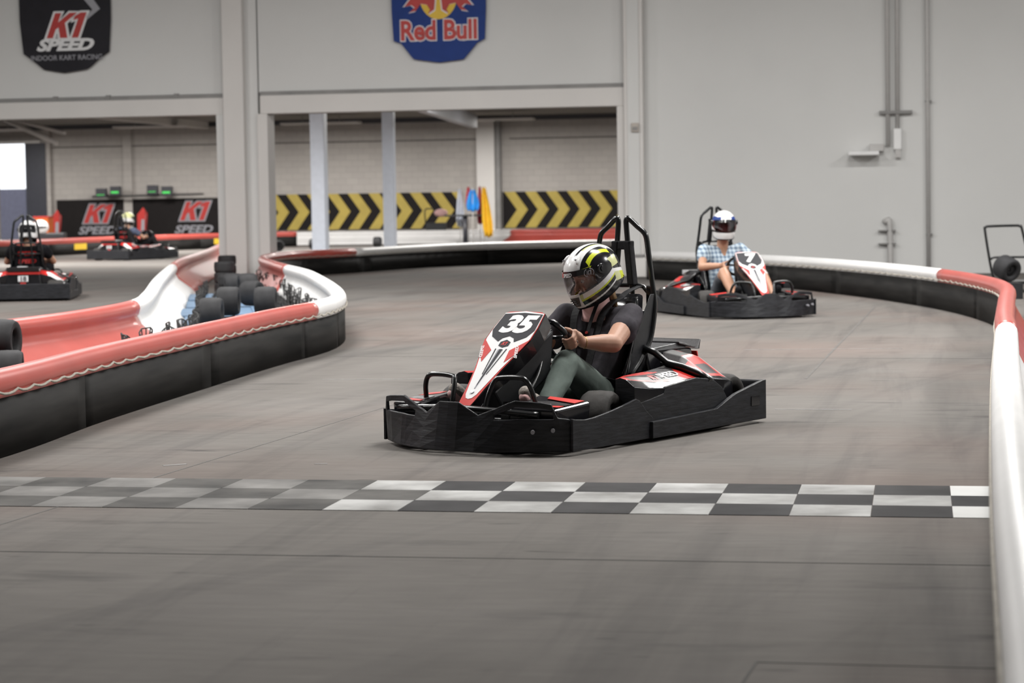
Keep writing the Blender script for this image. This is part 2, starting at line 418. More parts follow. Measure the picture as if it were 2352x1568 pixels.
cbox('flange', M_wall, -4.22, -4.04, T_-.16, T_-.12, 0, 7.0, parent=c2)
# rest of the hall shell
sbox('ceiling', M_ceil, -26, 12, -6, D0+.3, 7.0, 7.2)
sbox('wall_left', M_wall, -26.2, -26, -6, D0+.3, 0, 7.0)
sbox('wall_right', M_wall, 12, 12.2, -6, D0+.3, 0, 7.0)
sbox('wall_front', M_wall, -26, 12, -6.2, -6, 0, 7.0)
# rear hall shell
far = empty('wall_far', (0, 0, 0)); far['kind'] = 'structure'
cbox('block_wall', M_block, -28.75, 5, DB, DB+.3, 0, 3.95, parent=far)
cbox('block_wall', M_block, -34, -28.75, DB, DB+.3, 3.36, 3.95, parent=far)
cbox('bond_beam_groove', M_joint, -28.7, -13.6, DB-.02, DB+.02, 3.19, 3.22, parent=far)
cbox('bond_beam_groove', M_joint, -12.7, 5, DB-.02, DB+.02, 3.19, 3.22, parent=far)
cbox('top_rail', M_dgrey, -34, 5, DB-.10, DB, 3.80, 3.95, parent=far)
cbox('pilaster', M_beam, -13.75, -13.15, DB-.35, DB, 0, 3.8, parent=far, bevel=.02)
cbox('pilaster_edge', M_channel, -13.13, -12.98, DB-.30, DB, 0, 3.8, parent=far)
cbox('pilaster', M_block, -25.9, -25.6, DB-.12, DB, 0, 3.8, parent=far)
cbox('pilaster', M_block, -28.75, -28.45, DB-.2, DB, 0, 3.8, parent=far)
M_ceil2 = mat('rear_ceiling', (.20, .185, .17), .9, var=.2, scale=.7, stretch=(.3, 1, 1))
sbox('ceiling_rear', M_ceil2, -34, 5, D0+.3, DB+.3, 3.95, 4.1)
sbox('wall_rear_left', M_block, -34.2, -34, D0+.3, DB+.3, 0, 3.95)
sbox('wall_rear_right', M_block, 5, 5.2, D0+.3, DB+.3, 0, 3.95)
# open loading door in the far left corner, with daylight
dr = empty('door_1', (0, 0, 0)); dr['kind'] = 'structure'
cbox('door_post', mat('dark_door_post', (.035, .037, .05), .5), -29.32, -28.6, DB-.25, DB+.1, 0, 3.36, parent=dr)
cbox('door_track', M_beam, -34, -28.75, DB-.3, DB, 3.36, 3.44, parent=dr)
yard = sbox('yard_wall', mat('lavender_yard_wall', (.14, .14, .19), .8), -40, -24, 78, 78.2, 0, 1.9)
# roof purlins and braces under the rear ceiling
for u, d0_, d1_, z in [(-31, 36, 69.6, 3.72), (-23, 36, 69.6, 3.72), (-5, 36, 69.6, 3.72)]:
    sbox('roof_beam', M_beam, u, u+.22, d0_, d1_, z, 3.95)
for d in (46, 58):
    sbox('roof_purlin', M_ceil2, -33.9, 4.9, d, d+.12, 3.8, 3.95)
brace = MB(); brace.tube([(-15.7, 68, 3.95), (-13.7, 66.2, 3.12)], .07, 8, smooth_path=False)
tag(obj('roof_brace', brace.mesh('roof_brace', M_beam)), kind='structure')
brace = MB(); brace.tube([(-15.4, 67.6, 3.93), (-13.6, 67, 3.45)], .05, 8, smooth_path=False)
tag(obj('roof_brace', brace.mesh('roof_brace', M_beam)), kind='structure')
# grey steel girder seen through the middle opening
g = MB(); a0, a1 = B(-9.4, 41, 2.98), B(-12.4, 62, 3.30)
for p in (g,): p.hexa([a0, a1, a1+Vector((.2, 0, 0)), a0+Vector((.2, 0, 0))], [q+Vector((0, 0, h)) for q, h in ((a0, .36), (a1, .36), (a1+Vector((.2, 0, 0)), .36), (a0+Vector((.2, 0, 0)), .36))])
tag(obj('roof_girder', g.mesh('roof_girder', mat('grey_girder', (.30, .31, .34), .5))), kind='structure')
# two pale posts
for (x, y, w_, lab) in [(-4.40, 50.5, .33, 'tall pale blue-white square post in the middle opening, left of the pair'), (-2.86, 51.9, .27, 'tall pale blue-white square post in the middle opening, right of the pair')]:
    t = empty('post', (x, y, 0), -TH, lab, 'post', 'pale posts in the rear hall')
    obj('post_shaft', MB().box((0, 0, 1.975), (w_, w_, 3.95)).mesh('post_shaft', M_post), t, bevel=.02)
    obj('base_plate', MB().box((0, 0, .012), (w_+.14, w_+.14, .024)).mesh('base_plate', M_post), t)

# lamp housings under the ceilings
me_h = MB().box((0, 0, .09), (2.3, 1.0, .08)).box((0, .53, .04), (2.3, .03, .14)).box((0, -.53, .04), (2.3, .03, .14)).mesh('housing', M_beam)
me_r = MB().cyl((-.9, 0, .12), (-.9, 0, .5), .01, 6).cyl((.9, 0, .12), (.9, 0, .5), .01, 6).mesh('hanger', M_chrome)
for u, d in HALL_LAMPS:
    t = empty('hall_lamp', B(u, d, 6.45), -TH, 'wide white high-bay lamp hanging from the hall ceiling', 'lamp', 'high-bay lamps of the hall')
    obj('housing', me_h, t); obj('hanger', me_r, t)
for u, d in REAR_FILL_LAMPS:
    t = empty('rear_fill_lamp', B(u, d, 3.64), -TH, 'unseen white fill lamp added under the rear hall ceiling', 'lamp', 'added fill lamps of the rear hall')
    obj('housing', MB().box((0, 0, .05), (2.5, .56, .06)).mesh('housing', M_beam), t)
    obj('hanger', MB().cyl((-.6, 0, .08), (-.6, 0, .27), .01, 6).cyl((.6, 0, .08), (.6, 0, .27), .01, 6).mesh('hanger', M_chrome), t)

# ------------------------------------------------------------------ chevron boards on the far wall
def chev(name, u0, u1, zl, zh, first, pitch_, label):
    t = empty(name, (0, 0, 0), 0, label, 'sign', 'chevron boards on the far wall')
    cbox('board', M_cb, u0, u1, DB-.06, DB, zl, zh, parent=t)
    h = (zh-zl)/2; zc = (zl+zh)/2; k = .42; w_ = pitch_*.52
    u = first
    while u < u1:
        poly = [(u, zh), (u+w_, zh), (u+w_+k, zc), (u+w_, zl), (u, zl), (u+k, zc)]
        # clip to the board
        def clip(P, lim, sgn):
            out = []
            for i in range(len(P)):
                a, b = P[i], P[(i+1) % len(P)]
                ia, ib = sgn*(a[0]-lim) >= 0, sgn*(b[0]-lim) >= 0
                if ia: out.append(a)
                if ia != ib:
                    s_ = (lim-a[0])/(b[0]-a[0]); out.append((lim, a[1]+s_*(b[1]-a[1])))
            return out
        poly = clip(clip(poly, u0+.01, 1), u1-.01, -1)
        if len(poly) >= 3:
            mb = MB(); mb.prism(poly, lambda a, b, hh: B(a, DB-.06-hh, b), .012)
            obj('chevron', mb.mesh('chevron', M_cy), t)
        u += pitch_
PT = .70
chev('chevron_board', -20.74, -14.33, .32, 1.50, -20.97-.35+.72-.35, PT, 'long black board with yellow arrow chevrons seen left of the flags')
chev('chevron_board', -12.95, -9.0+1.6, .31, 1.48, -12.90, PT-.01, 'black board with yellow arrow chevrons at the right end of the middle opening')

# ------------------------------------------------------------------ wall shields
def shield(u0, u1, zt, name, m, label, outline):
    t = empty(name, (0, 0, 0), 0, label, 'sign')
    mb = MB(); mb.prism(outline, lambda a, b, h: B(a, T_-.0-.02-h, b), .03)
    obj('shield_plate', mb.mesh('shield_plate', m), t, bevel=.006)
    return t
def swall(cu, cz):                    # text placed on the wall face
    return lambda x, y, z: B(cu+x, T_-.053-z, cz+y)
o1 = [(-14.14, 5.4), (-14.13, 4.2), (-14.08, 3.68), (-13.94, 3.58), (-13.74, 3.42), (-13.39, 3.36), (-13.0, 3.41), (-12.92, 3.46), (-12.78, 3.58), (-12.62, 3.68), (-12.58, 4.2), (-12.57, 5.4)]
s1 = shield(0, 0, 0, 'wall_shield', M_bannerk, 'black shield sign with red and white lettering high on the left wall', o1)
obj('letters_outline', k1_mesh(.40, swall(-13.32, 4.12), M_whitem, .075, .003, name='letters_outline'), s1)
obj('letters', k1_mesh(.40, lambda a, b, h: swall(-13.32, 4.12)(a, b, h+.004), M_redm), s1)
for nm, m, bd, dz, txt, cz, sz, sh, sx in [('letters', M_whitem, .012, 0, 'SPEED', 3.80, .25, .35, 1.38), ('small_letters', M_grey, .001, 0, 'INDOOR KART RACING', 3.60, .115, 0, .98)]:
    ca = swall({'K1': -13.33}.get(txt, -13.38 if txt == 'SPEED' else -13.34), cz)
    obj(nm, text_mesh(txt, sz, sh, .004, bd, m, sx, lambda x, y, z, ca=ca, dz=dz: ca(x, y, z+dz)), s1)
mb = MB(); mb.prism([(-13.1, 4.62), (-12.93, 4.62), (-12.75, 4.37), (-12.98, 4.20), (-13.0, 4.26), (-12.88, 4.36)], lambda a, b, h: B(a, T_-.052-h, b), .004)
obj('light_streak', mb.mesh('light_streak', M_grey), s1)
o2 = [(-7.95, 5.4), (-7.945, 4.2), (-7.92, 3.72), (-7.80, 3.68), (-7.66, 3.50), (-7.60, 3.43), (-7.19, 3.37), (-6.80, 3.41), (-6.72, 3.50), (-6.58, 3.66), (-6.46, 3.72), (-6.435, 4.2), (-6.43, 5.4)]
s2 = shield(0, 0, 0, 'wall_shield', M_blue, 'blue shield sign with red lettering and two red bulls under a yellow sun', o2)
ca = swall(-7.19, 3.86)
obj('letters_outline', text_mesh('Red Bull', .42, 0, .003, .030, M_whitem, .88, lambda x, y, z: ca(x, y, z)), s2)
obj('letters', text_mesh('Red Bull', .42, 0, .003, .014, M_redm, .88, lambda x, y, z: ca(x, y, z+.005)), s2)
mb = MB(); mb.prism([(-7.19+.30*math.cos(2*PI*k/28), 4.40+.36*math.sin(2*PI*k/28)) for k in range(28)], lambda a, b, h: B(a, T_-.052-h, b), .004)
obj('sun_disc', mb.mesh('sun_disc', M_yellow), s2)
bull = [(.06, .02), (.14, .20), (.27, .30), (.42, .27), (.50, .34), (.52, .26), (.47, .20), (.50, .08), (.60, -.02), (.66, -.08), (.52, -.06), (.46, -.10), (.56, -.17), (.44, -.15), (.34, -.04), (.22, -.06), (.16, -.14), (.20, -.20), (.08, -.14)]
for s_ in (1, -1):
    for k, (m, g_) in enumerate([(M_whitem, 1.10), (M_redm, 1.0)]):
        poly = [(-7.19+s_*(.30+(x-.30)*g_)*.82, 4.33+y*g_) for x, y in bull]
        mb = MB(); mb.prism(poly, lambda a, b, h, k=k: B(a, T_-.056-.005*k-h, b), .004)
        obj('bull_outline' if k == 0 else 'bull', mb.mesh('bull', m), s2)

# ------------------------------------------------------------------ conduits and fittings on the right wall
TW = T_+.05
def pipe(pts, r, name, label, cat='pipe', brackets=()):
    t = empty(name, (0, 0, 0), 0, label, cat)
    mb = MB(); mb.tube([B(*p) for p in pts], r, 10, smooth_path=False); obj('conduit', mb.mesh('conduit', M_wallp), t)
    for (u, z) in brackets: cbox('bracket', M_channel, u-.05, u+.05, TW-.08, TW, z-.012, z+.012, parent=t)
    return t
M_wallp = mat('painted_conduit', (.46, .45, .44), .5, var=.05)
pipe([(-.29, TW-.05, 7.0), (-.27, TW-.05, 1.95)], .035, 'conduit_pipe', 'left one of two close vertical conduits high on right wall', brackets=[(-.29, 5.0)])
pipe([(-.13, TW-.05, 7.0), (-.13, TW-.05, 2.2)], .035, 'conduit_pipe', 'right one of two close vertical conduits, ending in a white sleeve', brackets=[(-.13, 5.0)])
pipe([(.30, TW-.05, 7.0), (.33, TW-.05, .02)], .035, 'conduit_pipe', 'full height vertical conduit right of the close pair', brackets=[(.33, 2.6), (.34, .6)])
t = empty('low_conduit', (0, 0, 0), 0, 'short grey standpipe low on the right wall behind the barrier', 'pipe')
mb = MB(); mb.tube([B(-.32, TW, .80), B(-.30, TW-.06, .80), B(-.25, TW-.06, .76), B(-.24, TW-.06, .02)], .045, 10); obj('standpipe', mb.mesh('standpipe', M_wallp), t)
for z in (.46, .66): cbox('bracket', M_channel, -.42, -.16, TW-.10, TW, z-.01, z+.01, parent=t)
tag(cbox('strut_channel', M_channel, -.40, .09, TW-.10, TW, 2.42, 2.47, bevel=.004), 'short horizontal steel strut clamping the two close conduits', 'bracket')
t = empty('junction_sleeve', (0, 0, 0), 0, 'white vertical sleeve box at the end of the right conduit', 'electrical box')
cbox('box_body', M_white, -.19, -.07, TW-.11, TW, 1.88, 2.20, parent=t, bevel=.02); cbox('box_neck', M_wallp, -.16, -.08, TW-.09, TW, 1.76, 1.88, parent=t)
t = empty('wall_light', (0, 0, 0), 0, 'flat white wall light fitting left of the conduits', 'wall light')
cbox('lamp_head', M_white, -.86, -.40, TW-.34, TW-.03, 1.80, 1.86, parent=t, bevel=.015); cbox('arm', M_wallp, -.55, -.33, TW-.14, TW, 1.86, 1.97, parent=t, bevel=.01)
t = empty('thermostat', (0, 0, 0), 0, 'small beige control box on the column right of the middle opening', 'control box')
cbox('box_body', mat('beige_plastic', (.42, .38, .34), .5), -4.16, -4.04, T_-.20, T_-.16, 2.22, 2.36, parent=t, bevel=.01); cbox('face_plate', M_channel, -4.14, -4.06, T_-.21, T_-.20, 2.25, 2.30, parent=t)

# ------------------------------------------------------------------ start line
M_tw = mat('worn_white_tile', (.36, .36, .355), .8, spec=.06, var=.5, scale=3.5, dark=(.20, .197, .19), stretch=(1, 1, 1), detail=8)
M_tww = mat('fresh_white_tile', (.62, .62, .61), .7, spec=.1, var=.08, scale=4)
M_td = mat('worn_dark_tile', (.056, .055, .056), .8, spec=.06, var=.3, scale=3, dark=(.034, .033, .034), detail=8)
M_td2 = mat('faded_dark_tile', (.112, .108, .103), .8, spec=.06, var=.3, scale=3, dark=(.050, .049, .048), detail=8)
M_tw2 = mat('faded_white_tile', (.20, .195, .188), .8, spec=.06, var=.4, scale=3, dark=(.10, .098, .095), detail=8)
SA = R(-10.6); su = Vector((math.cos(SA), math.sin(SA), 0)); sv = Vector((-math.sin(SA), math.cos(SA), 0))
sl = empty('start_line', (0, 0, 0), 0, 'checkered start line of worn black and white squares across the track', 'start line')
org = Vector((.006, 9.234, 0))
for r_ in range(3):
    for c_ in range(-11, 7):
        light = (r_ + c_) % 2 == 0
        x0, x1 = c_*.303, (c_+1)*.303
        if c_ == 6: x1 = x0+.17
        p = [org + su*x0 - sv*(.2985*(r_+1)), org + su*x1 - sv*(.2985*(r_+1)), org + su*x1 - sv*(.2985*r_), org + su*x0 - sv*(.2985*r_)]
        c = sum(p, Vector())/4; p = [c+(q-c)*.993 for q in p]
        mb = MB(); mb.hexa(p, [q+Vector((0, 0, .0025)) for q in p])
        if light: m = M_tww if c_ == 6 else (M_tw if c_ > -3 - r_*0 else M_tw2)
        else: m = M_td if c_ > -2 else M_td2
        if r_ == 2 and c_ < -6: m = M_tw2 if light else M_td2
        obj('tile', mb.mesh('tile', m), sl)

# ------------------------------------------------------------------ barriers
def barrier(name, pts, colors, board_side, label, board_h=.288, tube_r=.065, crest=.42, rope=True, group='soft-topped track barriers', backred=True, stickers=(), skirt=.18):
    t = empty(name, (pts[0][0], pts[0][1], 0), 0, label, 'barrier', group)
    O = Vector((pts[0][0], pts[0][1], 0))
    P3 = [Vector((x, y, 0)) for x, y in pts]
    S, _ = catmull(P3, 10)
    # control index -> sample index is i*10
    s = board_side
    zc = crest-tube_r; hb = board_h
    prof = []
    for k in range(0, 11):                      # tube cover, from the board side over the top to the back
        a = R(-50 + 230*k/10); prof.append((s*tube_r*math.cos(a), zc+tube_r*math.sin(a)))
    back = [(-s*.052, zc-.045), (-s*.038, zc-.065), (-s*.075, zc*.62), (-s*(skirt*.75), zc*.28), (-s*skirt, .012)]
    front = [(s*.054, hb+.001)]
    full = front + prof + back
    def nrm(i):
        a = S[max(0, i-1)]; b = S[min(len(S)-1, i+1)]; d = (b-a).normalized(); return Vector((d.y, -d.x, 0)), d   # right-hand normal
    def sweep(i0, i1, prf, wave=0):
        mb = MB(); n = len(prf)
        for i in range(i0, i1+1):
            N_, d_ = nrm(i)
            mb.v += [tuple(S[i]-O + N_*a + Vector((0, 0, b)) + (N_*(.012*math.sin(i*1.7)) if (b < .1 and wave) else Vector())) for a, b in prf]
        for i in range(i1-i0):
            for k in range(n-1):
                mb.f.append((i*n+k, i*n+k+1, (i+1)*n+k+1, (i+1)*n+k)); mb.m.append(0); mb.smooth.append(True)
        return mb
    for (i0, i1, cname) in colors:
        m = M_vred if cname == 'r' else M_vwhite
        j0, j1 = int(i0*10), min(int(i1*10), len(S)-1)
        obj('vinyl_cover', sweep(j0, j1, full, 1).mesh('vinyl_cover', m), t, solid=.006)
    # board in panels
    n = len(S)-1; j = 0; step = 14
    while j < n:
        e = min(n, j+step)
        if n-e < 5: e = n
        mb = sweep(j, e, [(s*.046, .004), (s*.046, hb)]); o = obj('board_panel', mb.mesh('board_panel', M_board), t, solid=.012)
        j = e
    if rope:
        mb = MB(); path = []; acc = 0
        fine = []
        for i in range(len(S)-1):
            for q in range(3): fine.append((S[i].lerp(S[i+1], q/3), i))
        for k, (p, i) in enumerate(fine):
            if k: acc += (p-fine[k-1][0]).length
            N_, d_ = nrm(i)
            wv = abs(math.sin(acc*PI/.24))
            path.append(p-O + N_*(s*(tube_r+.004)) + Vector((0, 0, zc-.032-.018*wv**.7)))
        mb.tube(path, .0072, 6, smooth_path=False)
        obj('lacing_rope', mb.mesh('lacing_rope', M_rope), t)
    for (ci, txt) in stickers:
        i = int(ci*10); N_, d_ = nrm(i); ctr = S[i]-O + N_*(s*.056) + Vector((0, 0, .20))
        mb = MB(); hw = .28
        mb.hexa([ctr-d_*hw-Vector((0, 0, .075)), ctr+d_*hw-Vector((0, 0, .075)), ctr+d_*hw-Vector((0, 0, .075))+N_*s*.004, ctr-d_*hw-Vector((0, 0, .075))+N_*s*.004],
                [ctr-d_*hw+Vector((0, 0, .075)), ctr+d_*hw+Vector((0, 0, .075)), ctr+d_*hw+Vector((0, 0, .075))+N_*s*.004, ctr-d_*hw+Vector((0, 0, .075))+N_*s*.004])
        obj('sticker', mb.mesh('sticker', M_yellow), t)
    return t

def X(px, s_): return (px-1176)/s_
# island barrier: near face, round the tip, back through the opening
b1 = [(-3.30, 6.6), (-2.85, 8.5), (-2.49, 10.54), (-2.34, 12.1), (-2.10, 13.9), (-1.79, 16.1), (-1.59, 17.2), (-1.50, 18.1), (-1.53, 19.3), (-1.74, 21.2), (-2.14, 24.0), (-2.45, 25.9), (-2.89, 28.0), (-3.30, 30.1), (-3.65, 32.1), (-3.80, 33.7), (-3.72, 35.2), (-3.40, 36.2), (-2.80, 37.1), (-1.39, 39.9), (.23, 41.2), (2.2, 41.8), (4.2, 42)]
barrier('track_barrier', b1, [(0, 6, 'r'), (6, 11.9, 'w'), (11.9, 18.1, 'r'), (18.1, 22, 'w')], 1, 'long barrier with red and white padded top curving round the tyre island')
b2 = [(-4.6, 11.4), (-3.98, 13.4), (-3.55, 15.1), (-3.28, 16.3), (-3.14, 18.0), (-3.34, 20.0), (-3.86, 23.8), (-4.46, 28.6), (-4.90, 32.6), (-5.3, 38), (-5.9, 45), (-6.1, 49)]
barrier('track_barrier', b2, [(0, 4, 'r'), (4, 7.1, 'w'), (7.1, 11, 'r')], -1, 'red and white barrier along the far side of the tyre island', skirt=.30)
b4 = [(2.05, 32.2), (2.62, 31.1), (3.15, 29.9), (3.60, 28.5), (3.95, 27.0), (4.30, 24.9), (4.50, 22.7), (4.50, 20.8), (4.32, 19.0), (3.80, 16.7), (3.29, 14.5), (3.05, 13.4), (2.38, 10.46), (1.75, 7.62), (1.31, 5.6), (.92, 3.76), (.62, 2.4)]
barrier('track_barrier', b4, [(0, 6, 'w'), (6, 11.1, 'r'), (11.1, 16, 'w')], 1, 'barrier with white and red padded top curving to the right edge in front')
b5 = [(-14.5, 50), (-12.1, 52), (-10.3, 56.0), (-8.0, 59.7), (-6.0, 61.0)]
barrier('track_barrier', b5, [(0, 4, 'r')], 1, 'far straight red-topped barrier with yellow stickers in the left opening', rope=False, stickers=((1.75, 'x'), (3.0, 'x')))
b6 = [(-8.0, 63.5), (-6.2, 62.8), (-3.0, 62.4), (-.2, 62.0), (.45, 61.6), (4.5, 60.6)]
barrier('track_barrier', b6, [(0, 3.6, 'w'), (3.6, 5, 'r')], -1, 'far barrier with white then red back seen through the middle opening', rope=False, crest=.38, board_h=.27, skirt=.35)

# small clip on the right front barrier
cl = MB(); cl.box((0, 0, 0), (.035, .05, .012)).box((0, .0, .01), (.02, .03, .012))
tag(obj('clip', cl.mesh('clip', mat('blue_grey_clip', (.12, .20, .28), .4)), loc=(1.60, 6.60, .425), bevel=.003), 'small blue-grey clip on the white barrier top at right edge', 'clip')

# ------------------------------------------------------------------ tyres
def tyre_meshes(r, w_, key):
    hw = w_/2; p = []
    for a in range(-4, 5): p.append((r-.004*abs(a)/4 - (.012 if abs(a) == 4 else 0), hw*a/4))
    prof = [(r*.52, -hw*.86), (r*.62, -hw*1.0), (r*.86, -hw*1.02)] + p + [(r*.86, hw*1.02), (r*.62, hw*1.0), (r*.52, hw*.86), (r*.50, hw*.5), (r*.50, -hw*.5), (r*.52, -hw*.86)]
    return MB().lathe(prof, 30, 'Y').mesh(key, M_tyre)
ME_T1 = tyre_meshes(.14, .20, 'wide_tyre'); ME_T2 = tyre_meshes(.13, .13, 'narrow_tyre')
for m in (ME_T1, ME_T2): pass
ME_T1d = ME_T1.copy(); ME_T1d.materials[0] = M_tyred
ME_T1dn = tyre_meshes(.14, .14, 'flat_tyre'); ME_T1dn.materials[0] = M_tyred
def tyre(x, y, z, lab, rz=PI/2, rx=0, me=None, grp='tyres in the island'):
    t = empty('tyre', (x, y, z), 0, lab, 'tyre', grp); t.rotation_euler = (rx, 0, rz)
    obj('tread', me or ME_T1d, t)
    obj('hub_rim', MB().lathe([(.02, -.05), (.069, -.06), (.071, -.05), (.06, -.03), (.02, -.03)], 16, 'Y').mesh('hub_rim', M_tyred) if 'hub_rim' not in bpy.data.meshes else bpy.data.meshes['hub_rim'], t)
# ------------------------------------------------------------------ kart (x forward, y left, z up)
MC = {}
def cached(key, fn):
    if key not in MC: MC[key] = fn()
    return MC[key]
PT0 = Vector((.16, 0, .645)); PD = Vector((.5, 0, -.405)).normalized(); PN = Vector((-PD.z, 0, PD.x))
def panel(u, v, h=0.0): return PT0 + Vector((0, 1, 0))*u + PD*v + PN*h

def bumper_mesh():
    st = [  # bottom xy, top xy, ztop, zlo, zhi
        ((.840, 0), (.800, 0), .250, .12, .16), ((.838, .06), (.797, .055), .250, .12, .16), ((.825, .16), (.775, .152), .190, .12, .15),
        ((.795, .24), (.750, .235), .222, .170, .190), ((.765, .30), (.736, .295), .248, .172, .215), ((.745, .34), (.723, .333), .262, .175, .232),
        ((.670, .45), (.680, .45), .254, .175, .226), ((.625, .505), (.660, .495), .246, .175, .218), ((.600, .538), (.640, .515), .182, .12, .15), ((.572, .560), (.590, .548), .173, .12, .14)]
    mb = MB(); rows = []
    full = [(i, -1) for i in range(len(st)-1, 0, -1)] + [(i, 1) for i in range(len(st))]
    for i, s in full:
        b, t, zt, zl, zh = st[i]
        def P(z, b=b, t=t, zt=zt, s=s):
            k = (z-.02)/(zt-.02); return Vector((b[0]*(1-k)+t[0]*k, s*(b[1]*(1-k)+t[1]*k), z))
        zs = [.02, zl*.55, zl, zh, zt]
        rows.append([P(z) for z in zs])
    for r in rows: mb.v += [tuple(p) for p in r]
    for i in range(len(rows)-1):
        a, b = full[i][0], full[i+1][0]; lo, hi = min(a, b), max(a, b)
        for k in range(4):
            if k == 2 and lo >= 3 and hi <= 7: continue
            mb.f.append((i*5+k, (i+1)*5+k, (i+1)*5+k+1, i*5+k+1)); mb.m.append(0); mb.smooth.append(False)
    return mb.mesh('front_bumper', M_scuff)

def sheet(top, y, z0=.02, ytop=None, lean=.0):
    mb = MB(); n = len(top)
    for x, z in top: mb.v += [(x, y, z0), (x, y - math.copysign(lean, y), z)]
    for i in range(n-1): mb.f.append((2*i, 2*i+2, 2*i+3, 2*i+1)); mb.m.append(0); mb.smooth.append(False)
    return mb

POD = [  # x, inner y, inner z, mid y, mid z, outer y, outer z, edge y, edge z
    (.055, .455, .318, .48, .326, .515, .318, .565, .282), (-.10, .395, .320, .45, .318, .50, .298, .560, .262), (-.24, .355, .318, .44, .306, .495, .284, .560, .255),
    (-.40, .320, .316, .42, .300, .49, .276, .562, .248), (-.56, .295, .322, .40, .302, .49, .276, .562, .262), (-.66, .285, .330, .39, .308, .49, .276, .562, .268)]
REAR = [(-.665, .26, .345, .36, .325, .485, .282, .545, .268), (-.76, .22, .392, .34, .372, .475, .292, .535, .262), (-.86, .20, .400, .34, .376, .475, .286, .53, .252),
        (-.95, .20, .385, .33, .355, .465, .268, .52, .240), (-1.00, .21, .345, .33, .315, .455, .245, .50, .215)]
def pod_surface(tab, x, t):          # t 0 inner .. 3 edge
    i = 0
    while i < len(tab)-2 and x < tab[i+1][0]: i += 1
    a, b = tab[i], tab[i+1]; k = (x-a[0])/(b[0]-a[0])
    r = [a[j]*(1-k)+b[j]*k for j in range(9)]
    j = min(2, int(t)); f = t-j
    y0, z0, y1, z1 = r[1+2*j], r[2+2*j], r[3+2*j], r[4+2*j]
    return Vector((x, y0*(1-f)+y1*f, z0*(1-f)+z1*f))
def pod_mesh(tab, side, classify, nx=44, nt_=24, drop=.05):
    mb = MB(); x0, x1 = tab[0][0], tab[-1][0]; cols = nt_+3
    for i in range(nx+1):
        x = x0+(x1-x0)*i/nx; row = [pod_surface(tab, x, 3*k/nt_) for k in range(nt_+1)]
        a = row[0]; e = row[-1]
        row = [Vector((a.x, a.y, drop))] + row + [Vector((e.x, e.y, drop))]
        mb.v += [(p.x, side*p.y, p.z) for p in row]
    for i in range(nx):
        for k in range(cols-1):
            x = x0+(x1-x0)*(i+.5)/nx; t = 3*(k-.5)/nt_
            mi = classify(x, t) if 0 < k < cols-2 else 0
            mb.f.append((i*cols+k, (i+1)*cols+k, (i+1)*cols+k+1, i*cols+k+1)); mb.m.append(mi); mb.smooth.append(0 < k < cols-2)
    n = cols
    mb.f.append(tuple(range(n))); mb.m.append(5); mb.smooth.append(False)
    mb.f.append(tuple(nx*n+k for k in range(n))); mb.m.append(0); mb.smooth.append(False)
    mb.f.append(tuple([0, n-1] + [nx*n+n-1, nx*n])); mb.m.append(0); mb.smooth.append(False)
    return mb
def cls_front(x, t):
    if t > 2.05: return 0
    s = (-x+.055)/.715
    if t > 1.70 and s < .98: return 1
    if s > .80 and t > 1.75-(s-.80)*7: return 1
    if t < .55 and s < .62+.3*t: return 1
    if s < .10 and t < 2.0: return 1
    return 4
def cls_rear(x, t):
    s = (-x-.665)/.335
    if s > .92: return 1 if t < .8 else 2
    if t > 2.5: return 0
    if s > .80: return 2 if t > .6 else 1
    if s < .30 and t > 1.2: return 1
    if .30 <= s and .9 < t < 1.5: return 1
    if s > .70 or t > 2.15: return 1
    if t < .9: return 4
    return 4
PODM = [M_gloss, M_red, M_white, M_grey, M_carbon, M_scuff]

